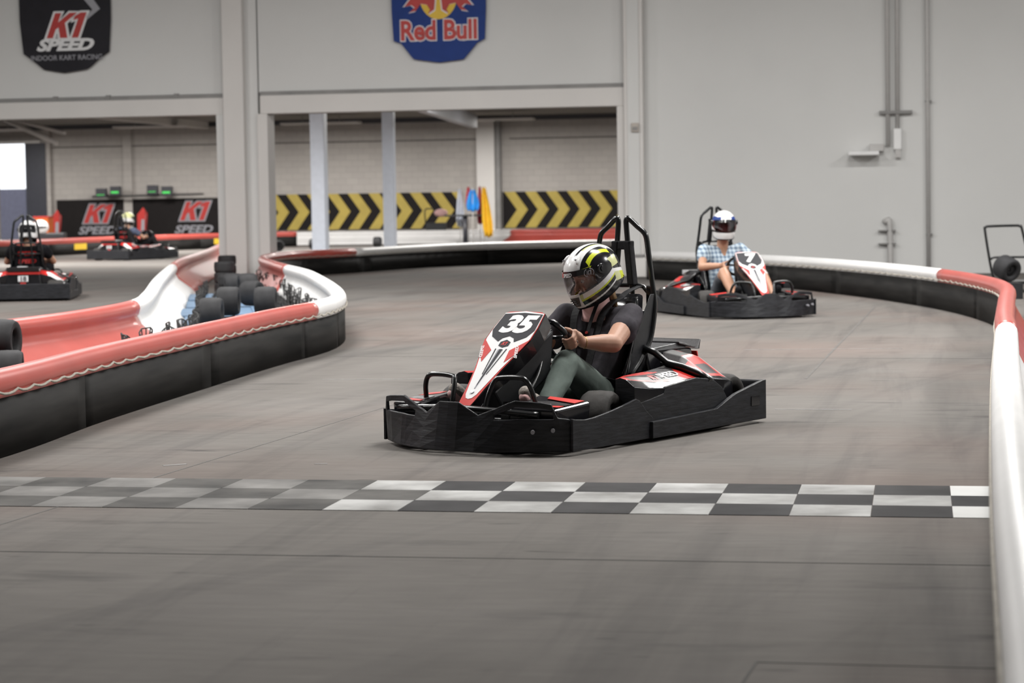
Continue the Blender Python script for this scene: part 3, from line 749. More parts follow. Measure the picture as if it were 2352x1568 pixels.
def make_kart(name, loc, fwd, label, number, badge=True, nose_text=True, steer=12, group='racing karts on the track'):
    rz = math.atan2(fwd[1], fwd[0])
    k = empty(name, (loc[0], loc[1], 0), rz, label, 'go-kart', group)
    def P(nm, key, fn, parent=k, **kw): return obj(nm, cached(key, fn), parent, **kw)
    # floor tray and chassis rails
    P('floor_tray', 'tray', lambda: MB().box((-.05, 0, .035), (1.5, .56, .012)).mesh('floor_tray', M_black))
    for s in (1, -1):
        P('chassis_rail', 'rail%d' % s, lambda s=s: MB().tube([(.74, s*.20, .06), (.45, s*.24, .055), (.1, s*.30, .055), (-.5, s*.28, .06), (-1.12, s*.28, .09)], .016, 8).mesh('chassis_rail', M_tube))
    P('cross_tube', 'ct1', lambda: MB().tube([(.66, -.42, .19), (.70, -.2, .205), (.71, 0, .21), (.70, .2, .205), (.66, .42, .19)], .016, 8).mesh('cross_tube', M_tube))
    P('cross_tube', 'ct2', lambda: MB().tube([(.64, -.47, .12), (.74, -.2, .10), (.75, 0, .10), (.74, .2, .10), (.64, .47, .12)], .016, 8).mesh('cross_tube', M_tube))
    P('front_axle', 'fax', lambda: MB().tube([(.12, -.42, .13), (.12, -.25, .09), (.12, .25, .09), (.12, .42, .13)], .014, 8, smooth_path=False).mesh('front_axle', M_tube))
    P('rear_axle', 'rax', lambda: MB().cyl((-1.03, -.45, .135), (-1.03, .45, .135), .02, 10).mesh('rear_axle', M_chrome))
    # bumpers
    fb = P('front_bumper', 'fb', bumper_mesh, solid=.016, bevel=.004)
    P('bumper_bolt', 'fbolt', lambda: MB().cyl((.705, .418, .118), (.732, .436, .118), .010, 10).mesh('bumper_bolt', M_grey), fb)
    P('bumper_bolt', 'fbolt2', lambda: MB().cyl((.645, .491, .124), (.672, .510, .124), .010, 10).mesh('bumper_bolt', M_grey), fb)
    for s in (1, -1):
        sk = P('side_skirt', 'sk%d' % s, lambda s=s: sheet([(.60, .176), (.57, .170), (.49, .163), (.42, .167), (.34, .176), (.26, .187), (.16, .204), (.05, .225), (.02, .215), (-.04, .16), (-.10, .12)], s*.566, .02).mesh('side_skirt', M_scuff), solid=.014, bevel=.003)
        P('side_panel', 'sp%d' % s, lambda s=s: sheet([(.02, .20), (-.10, .213), (-.215, .230), (-.232, .262), (-.40, .276), (-.53, .286), (-.62, .275), (-.70, .262), (-.78, .22), (-.84, .15), (-.86, .10)], s*.556, .03).mesh('side_panel', M_scuff), solid=.016, bevel=.003)
        P('side_rail', 'sr%d' % s, lambda s=s: sheet([(-.07, .103), (-.3, .107), (-.69, .116), (-.83, .163), (-.88, .178), (-1.17, .228), (-1.195, .228)], s*.580, .02).mesh('side_rail', M_scuff), solid=.022, bevel=.003)
        P('side_rail_slot', 'srh%d' % s, lambda s=s: MB().box((-1.075, s*.592, .125), (.085, .006, .05)).mesh('side_rail_slot', M_gloss), sk)
    P('rear_bumper', 'rb', lambda: MB().hexa([(-1.20, -.586, .03), (-1.16, -.586, .03), (-1.16, .586, .03), (-1.20, .586, .03)], [(-1.20, -.586, .226), (-1.17, -.586, .226), (-1.17, .586, .226), (-1.20, .586, .226)]).mesh('rear_bumper', M_scuff), bevel=.008)
    for s in (1, -1):
        pf = P('side_pod', 'pf%d' % s, lambda s=s: pod_mesh(POD, s, cls_front).mesh('side_pod', PODM), bevel=.002)
        pr = P('rear_pod', 'pr%d' % s, lambda s=s: pod_mesh(REAR, s, cls_rear, nx=36).mesh('rear_pod', PODM), bevel=.002)
        P('pod_brace', 'pb%d' % s, lambda s=s: MB().tube([(-.60, s*.20, .425), (-.625, s*.25, .40), (-.655, s*.31, .345), (-.66, s*.40, .325), (-.662, s*.50, .295), (-.665, s*.565, .258)], .018, 8, smooth_path=False).mesh('pod_brace', M_tube))
        # pod lettering
        def podtext(txt, size, x, t, m, s=s):
            def fn(a, b, z):
                p = pod_surface(POD, x + (-a if s > 0 else a), max(0, min(2.9, t - b/.075))); return Vector((p.x, s*p.y, p.z+.003+z))
            return text_mesh(txt, size, .25, .0006, .001, m, 1.15, fn)
        P('lettering', 'pt1%d' % s, lambda: podtext('SPEED', .068, -.47, 1.15, M_whitem), pf)
        def k1fn(a, b, z, s=s):
            p = pod_surface(POD, (-.30 - a) if s > 0 else (-.62 + a), max(0, min(2.9, 1.25 - b/.075))); return Vector((p.x, s*p.y, p.z+.003+z))
        P('lettering', 'pt2%d' % s, lambda: k1_mesh(.060, k1fn, M_red, 0, .0006, sx=1.0), pf)
    # wheels
    for s in (1, -1):
        for nm, x, y, r, me, st_ in (('front_wheel', .150, .425, .135, 'narrow', steer), ('rear_wheel', -1.02, .40, .135, 'wide', 0)):
            o = P(nm, me, (lambda: tyre_meshes(.135, .150, 'kart_tyre')) if me == 'narrow' else (lambda: tyre_meshes(.135, .19, 'kart_tyre')), loc=(x, s*y, r-.001), rz=R(st_))
            P('wheel_hub', 'hub', lambda: MB().lathe([(.012, -.062), (.03, -.06), (.052, -.045), (.067, -.055), (.070, -.05), (.070, .05), (.067, .055), (.052, .045), (.03, .06), (.012, .062)], 18, 'Y').mesh('wheel_hub', M_chrome), o)
    # foot protection hoops, front decks, pedals
    for s in (1, -1):
        P('foot_hoop', 'fh%d' % s, lambda s=s: MB().tube([(.66, s*.10, .17), (.635, s*.105, .26), (.60, s*.12, .335), (.585, s*.15, .352), (.585, s*.25, .357), (.585, s*.295, .345), (.575, s*.32, .30), (.56, s*.33, .24), (.55, s*.335, .15)], .0125, 10, smooth_path=True).mesh('foot_hoop', M_tube))
        fd = P('front_deck', 'fd%d' % s, lambda s=s: MB().hexa([(.70, s*.26, .10), (.44, s*.24, .10), (.36, s*.50, .10), (.60, s*.50, .10)][::s], [(.69, s*.27, .225), (.42, s*.25, .262), (.335, s*.50, .232), (.62, s*.495, .215)][::s]).mesh('front_deck', M_gloss), bevel=.012)
        def deck(poly, h, m, s=s):
            q = [Vector((.69, .27, .225)), Vector((.42, .25, .262)), Vector((.335, .50, .232)), Vector((.62, .495, .215))]
            def fn(a, b, hh):
                p = q[0].lerp(q[1], a).lerp(q[3].lerp(q[2], a), b); return Vector((p.x, s*p.y, p.z+.002+hh))
            return MB().prism(poly, fn, h).mesh('deck_print', m)
        P('deck_print', 'dp1%d' % s, lambda: deck([(.78, .30), (.95, .25), (.95, .9), (.66, .9), (.72, .6)], .002, M_noser), fd)
        P('deck_print', 'dp2%d' % s, lambda: deck([(.1, .12), (.2, .12), (.35, .9), (.2, .9)], .002, M_noser), fd)
        P('deck_print', 'dp3%d' % s, lambda: deck([(.24, .12), (.5, .12), (.64, .5), (.56, .9), (.39, .9)], .0015, M_carbon), fd)
        P('pedal', 'pd%d' % s, lambda s=s: MB().box((.60, s*.20, .17), (.02, .07, .14), Matrix.Rotation(R(-15), 3, 'Y')).cyl((.60, s*.20, .05), (.60, s*.20, .16), .008, 6).mesh('pedal', M_tube))
    # nose cone with number panel
    out = [(-.020, 0), (-.10, .004), (-.126, .015), (-.140, .12), (-.142, .205), (-.118, .30), (-.085, .42), (-.058, .55), (-.045, .64), (-.035, .69), (.035, .69), (.045, .64), (.058, .55), (.085, .42), (.118, .30), (.142, .205), (.140, .12), (.126, .015), (.10, .004), (.020, 0)]
    out = [(0, -.004)] + out[-1:-len(out)-1:-1]
    nc = P('nose_cone', 'nose', lambda: MB().prism(out, lambda a, b, h: panel(a*(1.0 if h == 0 else (.88 if b > .3 else .96)), b, -h*(1 if b < .5 else .65)), .085).mesh('nose_cone', M_gloss), bevel=.006)
    def dec(nm, key, poly, m, h=.0016, base=.0012): return P(nm, key, lambda: MB().prism(poly, lambda a, b, hh: panel(a, b, base+hh), h).mesh(nm, m), nc)
    def sc_(poly, s): return [(a*s, b) for a, b in poly]
    dec('nose_print', 'np_red', sc_(out, .955), M_noser)
    dec('nose_print', 'np_white', [(0, .0), (-.118, .016), (-.130, .12), (-.131, .20), (-.108, .30), (-.073, .42), (-.046, .54), (-.032, .60), (-.018, .625), (0, .632), (.018, .625), (.032, .60), (.046, .54), (.073, .42), (.108, .30), (.131, .20), (.130, .12), (.118, .016)], M_nosew, base=.003)
    dec('number_panel', 'np_blk', [(0, .014), (-.115, .024), (-.127, .142), (-.104, .190), (-.048, .226), (-.034, .200), (0, .184), (.034, .200), (.048, .226), (.104, .190), (.127, .142), (.115, .024)], M_nosek, base=.0048)
    for s in (1, -1):
        dec('nose_print', 'np_tri%d' % s, sc_([(.138, .207), (.055, .288), (.068, .372), (.098, .325), (.118, .285)], s), M_noser, base=.0048)
        dec('nose_print', 'np_s1%d' % s, sc_([(.030, .278), (.036, .278), (.014, .46), (.010, .46)], s), M_nosek, base=.0048)
        P('nose_print', 'np_st%d' % s, lambda s=s: text_mesh('SPEED', .030, .2, .0004, .0008, M_nosew, 1.1, lambda x, y, z: panel(s*.105 + (-y*.83 - x*.36*s)*1, .300 + y*.35*s*0 - x*.95*s*(1), .0068+z)), nc)
    dec('nose_print', 'np_s2', [(-.017, .282), (.013, .282), (.006, .40), (.002, .56), (-.004, .56), (-.010, .40)], M_noseg, base=.0048)
    dec('nose_print', 'np_s3', [(-.006, .282), (.010, .282), (.004, .45), (-.001, .54), (-.004, .45)], M_nosek, base=.0066)
    dec('badge', 'np_hx', [(0, .212), (-.030, .228), (-.030, .255), (0, .268), (.030, .255), (.030, .228)], M_nosek, base=.0048)
    P('badge_print', 'np_k1', lambda: k1_mesh(.024, lambda x, y, z: panel(x, .240-y, .0068+z), M_noser, 0, .0004, sx=1.1), nc)
    P('race_number', 'num'+number, lambda: text_mesh(number, .165, .18, .0006, .0085, M_nosew, 1.12 if len(number) > 1 else 1.2, lambda x, y, z: panel(x, .104-y, .0068+z), .92), nc)
    P('nose_bolt', 'nb', lambda: MB().cyl(panel(0, .585, 0), panel(0, .585, .010), .010, 10).mesh('nose_bolt', M_chrome), nc)
    # column fairing between nose and wheel
    P('column_fairing', 'cf', lambda: MB().hexa([(.10, -.10, .33), (.40, -.05, .14), (.40, .05, .14), (.10, .10, .33)], [(.08, -.11, .56), (.50, -.045, .27), (.50, .045, .27), (.08, .11, .56)]).mesh('column_fairing', M_black), bevel=.01)
    for s in (1, -1):
        P('nose_stay', 'ns%d' % s, lambda s=s: MB().tube([(.12, s*.07, .45), (.22, s*.10, .33), (.38, s*.11, .20), (.52, s*.10, .10)], .011, 8).mesh('nose_stay', M_tube))
    P('column', 'col', lambda: MB().cyl((.30, 0, .20), (-.02, 0, .53), .012, 8).mesh('column', M_tube))
    sw = P('steering_wheel', 'sw', lambda: MB().tube([SWC + SWE1*.14*math.cos(2*PI*i/24) + SWE2*.14*math.sin(2*PI*i/24)*(1 if math.sin(2*PI*i/24) < .72 else .86) for i in range(24)], .0155, 12, smooth_path=False, closed=True).mesh('steering_wheel', M_gloss))
    P('wheel_spoke', 'sws', lambda: MB().tube([SWC - SWN*.012 + SWE1*.03, SWC + SWE1*.13], .010, 8, smooth_path=False).tube([SWC - SWN*.012 - SWE1*.03, SWC - SWE1*.13], .010, 8, smooth_path=False).tube([SWC - SWN*.012 - SWE2*.03, SWC - SWE2*.13], .010, 8, smooth_path=False).mesh('wheel_spoke', M_tube), sw)
    P('wheel_centre', 'swc', lambda: MB().cyl(SWC-SWN*.03, SWC+SWN*.006, .045, 18).mesh('wheel_centre', M_black), sw)
    # seat
    def seat():
        mb = MB(); rows = []
        prof = [(-.02, .07, .17, .05), (-.20, .055, .19, .09), (-.36, .065, .20, .13), (-.47, .13, .205, .17), (-.53, .25, .205, .17), (-.575, .40, .20, .14), (-.615, .55, .19, .09), (-.64, .68, .15, .04)]
        for x, z, hw, wr in prof:
            row = []
            for i in range(13):
                a = -1+2*i/12; y = hw*math.sin(a*PI/2)*1.08; f = wr*(1-math.cos(a*PI/2))**1.0
                nx, nz = (.15, 1) if z < .12 else (1, .25)
                row.append((x+f*nx*.9, y, z+f*nz*.9))
            rows.append(row)
        for r in rows: mb.v += r
        for i in range(len(rows)-1):
            for j in range(12): mb.f.append((i*13+j, i*13+j+1, (i+1)*13+j+1, (i+1)*13+j)); mb.m.append(0); mb.smooth.append(True)
        return mb.mesh('seat', M_gloss)
    st = P('seat', 'seat', seat, solid=.008, sub=1)
    P('seat_back_cover', 'sbc', lambda: MB().hexa([(-.60, -.19, .36), (-.53, -.19, .36), (-.53, .19, .36), (-.60, .19, .36)], [(-.70, -.145, .70), (-.66, -.145, .70), (-.66, .145, .70), (-.70, .145, .70)]).mesh('seat_back_cover', M_blackcloth), bevel=.03)
    def backtxt(z0, s_): return text_mesh('SPEED', s_, .2, .001, .002, M_red, 1.2, lambda x, y, z: Vector((-.625-.26*(z0+y-.44)-z-.006, -x, z0+y)))
    P('seat_print', 'sprt1', lambda: backtxt(.60, .075), st); P('seat_print', 'sprt2', lambda: backtxt(.50, .07), st)
    # roll structure
    for s in (1, -1):
        ro = P('roll_hoop', 'rh%d' % s, lambda s=s: MB().tube([(-.715, s*.060, .72), (-.716, s*.040, .90), (-.716, s*.026, 1.05), (-.716, s*.026, 1.088), (-.717, s*.040, 1.096), (-.72, s*.090, 1.055), (-.721, s*.132, 1.022), (-.722, s*.148, .985), (-.722, s*.160, .90), (-.718, s*.182, .76), (-.712, s*.200, .65), (-.69, s*.203, .545), (-.655, s*.200, .45), (-.56, s*.200, .35), (-.47, s*.195, .26), (-.44, s*.19, .08)], .0145, 10).mesh('roll_hoop', M_tube))
        P('hoop_leg', 'hl%d' % s, lambda s=s: MB().tube([(-.715, s*.060, .74), (-.70, s*.072, .60), (-.67, s*.080, .42), (-.62, s*.08, .08)], .013, 8).mesh('hoop_leg', M_tube), ro)
        P('hoop_pad', 'hp%d' % s, lambda s=s: MB().hexa([(-.740, s*.062-.02, .745), (-.690, s*.062-.02, .745), (-.690, s*.062+.02, .745), (-.740, s*.062+.02, .745)], [(-.740, s*.036-.018, .978), (-.692, s*.036-.018, .978), (-.692, s*.036+.020, .978), (-.740, s*.036+.020, .978)]).mesh('hoop_pad', M_belt), ro, bevel=.006)
        P('side_plate', 'spl%d' % s, lambda s=s: MB().hexa([(-.62, s*.195-.004, .30), (-.40, s*.195-.004, .30), (-.40, s*.195+.004, .30), (-.62, s*.195+.004, .30)], [(-.715, s*.198-.004, .70), (-.675, s*.198-.004, .70), (-.675, s*.198+.004, .70), (-.715, s*.198+.004, .70)]).mesh('side_plate', M_black), ro, bevel=.003)
    P('cross_pad', 'cp', lambda: MB().box((-.718, 0, .955), (.046, .118, .046)).mesh('cross_pad', M_belt), bevel=.006)
    P('belt_bar', 'bb', lambda: MB().tube([(-.715, -.195, .67), (-.73, -.12, .735), (-.74, -.08, .742), (-.74, .08, .742), (-.73, .12, .735), (-.715, .195, .67)], .012, 8, smooth_path=False).mesh('belt_bar', M_tube))
    for s in (1, -1): P('belt_mount', 'bm%d' % s, lambda s=s: MB().box((-.725, s*.165, .69), (.035, .035, .105)).mesh('belt_mount', M_gloss), bevel=.006)
    P('belt_bar', 'bb2', lambda: MB().tube([(-.70, -.2, .60), (-.70, .2, .60)], .012, 8, smooth_path=False).mesh('belt_bar', M_tube))
    # engine cover and spoiler
    ec = P('engine_cover', 'ec', lambda: MB().hexa([(-1.10, -.25, .05), (-.62, -.29, .05), (-.62, .29, .05), (-1.10, .25, .05)], [(-1.08, -.20, .395), (-.62, -.20, .405), (-.62, .20, .405), (-1.08, .20, .395)]).mesh('engine_cover', M_gloss), bevel=.012)
    P('cover_lid', 'el', lambda: MB().hexa([(-1.02, -.205, .395), (-.60, -.21, .395), (-.60, .21, .395), (-1.02, .205, .395)], [(-1.00, -.19, .430), (-.62, -.21, .412), (-.62, .21, .412), (-1.00, .19, .430)]).mesh('cover_lid', M_black), ec, bevel=.006)
    P('spoiler', 'spo', lambda: MB().hexa([(-1.10, -.21, .392), (-.94, -.21, .424), (-.94, .21, .424), (-1.10, .21, .392)], [(-1.11, -.205, .402), (-.94, -.205, .436), (-.94, .205, .436), (-1.11, .205, .402)]).mesh('spoiler', M_carbon), ec, bevel=.003)
    P('spoiler_lip', 'spo2', lambda: MB().hexa([(-1.145, -.21, .385), (-1.12, -.21, .385), (-1.12, .21, .385), (-1.145, .21, .385)], [(-1.175, -.20, .435), (-1.165, -.20, .435), (-1.165, .20, .435), (-1.175, .20, .435)]).mesh('spoiler_lip', M_carbon), ec, bevel=.003)
    P('lid_vent', 'lv', lambda: MB().box((-.70, .05, .43), (.05, .12, .012)).box((-.77, .05, .433), (.05, .12, .012)).mesh('lid_vent', M_whitem), ec)
    P('rear_stripe', 'rs', lambda: MB().hexa([(-1.122, -.215, .345), (-1.115, -.215, .345), (-1.115, .215, .345), (-1.122, .215, .345)], [(-1.122, -.21, .375), (-1.112, -.21, .375), (-1.112, .21, .375), (-1.122, .21, .375)]).mesh('rear_stripe', M_red), ec)
    rp = P('rear_plate', 'rpl', lambda: MB().box((-1.128, 0, .29), (.008, .13, .075)).mesh('rear_plate', M_whitem), ec, bevel=.004)
    P('rear_number', 'rn'+number, lambda: text_mesh(number, .08, 0, .001, .003, M_dgrey, 1.1, lambda x, y, z: Vector((-1.134-z, -x, .288+y))), k)
    P('rear_sticker', 'rst', lambda: MB().box((-1.127, 0, .235), (.006, .07, .022)).mesh('rear_sticker', M_redm), k)
    return k
SWC = Vector((.010, 0, .515)); SWN = Vector((-.76, 0, .65)).normalized(); SWE1 = Vector((0, 1, 0)); SWE2 = SWN.cross(SWE1)*-1
if SWE2.z < 0: SWE2 = -SWE2
# ------------------------------------------------------------------ drivers (kart space)
def helmet(parent, c, yaw, pit, scheme, rollr=0, hi=True, size=1.0):
    """open faced shell with an eye port; local x forward, z up"""
    Rm = Matrix.Rotation(yaw, 4, 'Z') @ Matrix.Rotation(pit, 4, 'Y') @ Matrix.Rotation(rollr, 4, 'X') @ Matrix.Scale(size, 4)
    Mx = Matrix.Translation(c) @ Rm
    nA, nZ = (340, 230) if hi else (64, 44)
    def zb(az):                    # bottom rim height
        ca = math.cos(az); return -.150 if ca > .55 else (-.150 + (.55-ca)/1.55*.060)
    def rad(az, z):
        ca, sa = math.cos(az), math.sin(az)
        zz = z/.142 if z > 0 else z/.235
        k = max(0, 1-abs(zz)**2.15)**.5 if z > 0 else (1-abs(zz)**2.3)**.5
        a = .158 if ca > 0 else .160; b = .124
        x = a*k*ca; y = b*k*sa
        if ca > 0 and z < .01:      # chin bar
            f = min(1, (.01-z)/.10); x += .020*f*ca**2; y *= 1-.16*f*ca*ca
        if ca < 0 and z < -.02:
            f = min(1, (-.02-z)/.08); x -= .012*f*ca*ca*(1 if z > -.085 else .2)
        return x, y
    def pt(az, z, o=0):
        x, y = rad(az, z); v = Vector((x, y, z*1.0)); n = Vector((x/.16**2, y/.124**2, max(z, 0)/.142**2)).normalized() if v.length > 1e-6 else Vector((0, 0, 1))
        return v + n*o
    def port(az, z, g=0):
        azd = abs(math.degrees(az)); lo = -.070 + .028*(azd/70)**2; hi_ = .052 - .010*(azd/70)
        return azd < 68-g*60 and lo+g < z < hi_-g
    mb = MB(); rows = nZ+1
    for i in range(nA):
        az = -PI + 2*PI*i/nA
        b = zb(az)
        for j in range(rows):
            t = j/nZ; z = b + (.1419-b)*math.sin(t*PI/2)**1.0 if t < 1 else .142
            mb.v.append(tuple(pt(az, z)))
    for i in range(nA):
        az = -PI+2*PI*(i+.5)/nA; i2 = (i+1) % nA
        for j in range(nZ):
            b = zb(az); z = b+(.1419-b)*math.sin((j+.5)/nZ*PI/2)
            if port(az, z): continue
            mb.f.append((i*rows+j, i2*rows+j, i2*rows+j+1, i*rows+j+1)); mb.m.append(scheme(math.degrees(az), z)); mb.smooth.append(True)
    me = mb.mesh('helmet_shell', HM)
    h = obj('helmet', me, parent, solid=.010, offset=-1); h.matrix_local = Mx
    # visor
    def visor_mesh(m):
        v = MB(); n = 30; q = 10
        for i in range(n+1):
            az = R(-80+160*i/n); azd = abs(math.degrees(az))
            lo = -.074+.030*(azd/70)**2; hi_ = .056-.010*(azd/70)
            if azd > 62: s_ = (azd-62)/18; lo = lo+(.0-lo)*.55*s_; hi_ = hi_+(.03-hi_)*.5*s_
            for j in range(q+1): v.v.append(tuple(pt(az, lo+(hi_-lo)*j/q, .0055)))
        for i in range(n):
            for j in range(q): v.f.append((i*(q+1)+j, (i+1)*(q+1)+j, (i+1)*(q+1)+j+1, i*(q+1)+j+1)); v.m.append(0); v.smooth.append(True)
        return v.mesh('visor', m)
    v = obj('visor', visor_mesh(h_visor[0]), h)
    # brow strip on the visor
    v = MB(); n = 24
    for i in range(n+1):
        az = R(-62+124*i/n); azd = abs(math.degrees(az)); hi_ = .056-.010*(azd/70)
        for z in (hi_-.026, hi_+.001): v.v.append(tuple(pt(az, z, .0075)))
    for i in range(n): v.f.append((2*i, 2*i+2, 2*i+3, 2*i+1)); v.m.append(0); v.smooth.append(True)
    obj('visor_strip', v.mesh('visor_strip', M_gloss), h)
    for s in (1, -1):
        base = pt(s*R(84), .018, .006); n_ = Vector((0, s, 0))
        obj('visor_pivot', MB().cyl(base-n_*.012, base+n_*.008, .030, 24, r2=.026).cyl(base+n_*.008, base+n_*.014, .014, 14).mesh('visor_pivot', M_gloss), h)
    if hi:
        def tx(txt, az0, z0, size_, m, sp=1.0):
            return text_mesh(txt, size_, .15, .0004, .0008, m, 1.15, lambda x, y, z: pt(R(az0)+x/.150, z0+y, .0085+z), sp)
        obj('visor_text', tx('SPEED', 5, .037, .024, M_whitem), h)
        obj('visor_text', k1_mesh(.020, lambda x, y, z: pt(R(-13)+x/.150, .038+y, .0085+z), M_red, 0, .0004, sx=1.0), h)
        obj('visor_badge', k1_mesh(.024, lambda x, y, z: pt(R(57)+x/.150, .024+y, .0085+z), M_grey, 0, .0004, sx=1.0), h)
        obj('visor_badge', MB().tube([pt(R(57+9.5*math.cos(R(q))), .024+.020*math.sin(R(q)), .0085) for q in range(110, 251, 20)], .0013, 5).tube([pt(R(57+9.5*math.cos(R(q))), .024+.020*math.sin(R(q)), .0085) for q in range(-50, 71, 20)], .0013, 5).mesh('visor_badge', M_grey), h)
        # chin vent
        ve = MB(); n = 8
        for i in range(n+1):
            az = R(-24+48*i/n)
            for z in (-.135, -.082): ve.v.append(tuple(pt(az*(1 if z > -.1 else .7), z, .003)))
        for i in range(n): ve.f.append((2*i, 2*i+2, 2*i+3, 2*i+1)); ve.m.append(0); ve.smooth.append(True)
        cv = obj('chin_vent', ve.mesh('chin_vent', mat('warm_grey_vent', (.09, .08, .075), .5, var=.2)), h)
        for s in (1, -1):
            for zz in (-.098, -.109, -.120):
                a_ = pt(s*R(9), zz, .004); obj('vent_slot', MB().box(a_, (.008, .012, .005)).mesh('vent_slot', M_gloss), h)
        for s in (1, -1):      # crown vents and rear spoiler
            obj('crown_vent', MB().ball(pt(s*R(38), .100, .001), .022, (1.5, .42, .5), Matrix.Rotation(s*R(25), 3, 'Z') @ Matrix.Rotation(R(35), 3, 'Y')).mesh('crown_vent', M_white), h)
            obj('crown_vent', MB().ball(pt(s*R(38), .100, .004)+Vector((.010, 0, .002)), .007, (1.6, .5, .5)).mesh('crown_vent_hole', M_dgrey), h)
        obj('rear_spoiler', MB().prism([(-.085, 0), (.085, 0), (.07, .03), (-.07, .03)], lambda a, b, hh: Vector((-.150-b*.6+abs(a)*.45, a, -.052-b*.8-hh)), .012).mesh('rear_spoiler', M_neon), h, bevel=.004)
        # lining rim
    rim = MB(); rim.tube([pt(-PI+2*PI*i/40, zb(-PI+2*PI*i/40)+.001, -.004) for i in range(40)], .007, 8, smooth_path=False, closed=True)
    obj('neck_roll', rim.mesh('neck_roll', M_blackcloth), h)
    return h
HM = [M_white, M_gloss, M_neon, M_paleneon, M_blue, M_dgrey]
h_visor = [M_visor]
def scheme_main(az, z):
    a = abs(az); s = z
    if a > 58 and a < 112 and abs(z-.018) < .043 and (a-84)**2/26**2 + (z-.018)**2/.045**2 < 1: return 1
    if z > .052:
        # crown stripes run front to back
        y = math.sin(R(az))*math.sqrt(max(0, 1-(z/.142)**2)); x = math.cos(R(az))*math.sqrt(max(0, 1-(z/.142)**2))
        ay = abs(y)
        if ay < .05 and x < .30: return 0
        if .20 < ay < .30 and -.9 < x < .62: return 1
        if .30 < ay < .37 and -.6 < x < .25: return 3
        lim = .50 + .10*x
        if ay > lim:
            if lim+.16 < ay < lim+.28 and -.5 < x < .45: return 2
            return 1 if ay > lim+.03 else 0
        return 0
    if z > .040 and a < 75: return 2 if a > 28 else 0
    if a > 106 and a < 134 and z > .000 and z < .066-(134-a)*.0006: return 3
    if z > .03: return 1
    if a > 110:
        k = -.045*(a-110)/70
        if z > -.01+k: return 1
        if z > -.028+k: return 0
        if z > -.078+k*.4: return 2 if a > 128 else 3
        return 1
    lo = -.073+.030*(a/70)**2
    d = lo - z
    if a < 26: return 0
    if d < .006: return 5
    if d < .034 - .0*(a): return 0 if a > 34 else 3
    if d < .044: return 2
    if d < .066: return 1
    return 0 if d < .075 else 1
def scheme_blue(az, z):
    if z > .09: return 0
    if z > .045: return 4 if (abs(az) > 30 and z < .085) else (4 if z < .058 else 0)
    if z < -.05: return 0 if z < -.075 else 1
    return 0 if abs(az) < 100 else 1
def scheme_white(az, z):
    if abs(az) > 120 and -.03 < z < .07: return 1
    return 0 if z > -.09 else 1
def scheme_pale(az, z): return 3 if z > .0 else (0 if z > -.08 else 1)

def hand(mb, wrist, g, o, r, t, hs=1.0):
    """g: grip point on rim; o outward, r towards driver, t rim tangent (up)"""
    palm = g + o*.034 + r*.036 - t*.004
    mb.cap(wrist, .026*hs, palm + t*.0, .025*hs); 
    k0 = [g + o*.030 + r*.026 + t*(.030-.021*i) for i in range(4)]
    mb.cap(wrist.lerp(palm, .5)+t*.010, .022, k0[0]+r*.006, .014*hs); mb.cap(wrist.lerp(palm, .5)-t*.012, .020, k0[3]+r*.006, .013*hs)
    mb.cap(k0[0]+r*.006, .015*hs, k0[3]+r*.006, .013*hs)
    ln = [1.0, 1.06, 1.0, .86]
    for i in range(4):
        b = k0[i]; f = ln[i]; tt = t*(.030-.021*i)
        p1 = g + tt + o*(.038*f) - r*.012; p2 = g + tt*.92 + o*.016 - r*(.033*f); p3 = g + tt*.86 - o*.012*f - r*.027
        mb.cap(b, .0108*hs, p1, .0098*hs, 10); mb.cap(p1, .0098*hs, p2, .0090*hs, 10); mb.cap(p2, .0090*hs, p3, .0080*hs, 10)
    th0 = wrist.lerp(palm, .6) + t*.016 - o*.008; th1 = g + t*.036 + r*.034 - o*.002; th2 = g + t*.060 + r*.018 - o*.012; 
    mb.cap(th0, .015*hs, th1, .0120*hs, 10); mb.cap(th1, .0115*hs, th2, .0090*hs, 10)
    return mb

def rim_pt(ang):
    return SWC + SWE1*.14*math.cos(ang) + SWE2*.14*math.sin(ang), (SWE1*math.cos(ang) + SWE2*math.sin(ang)), (-SWE1*math.sin(ang) + SWE2*math.cos(ang))

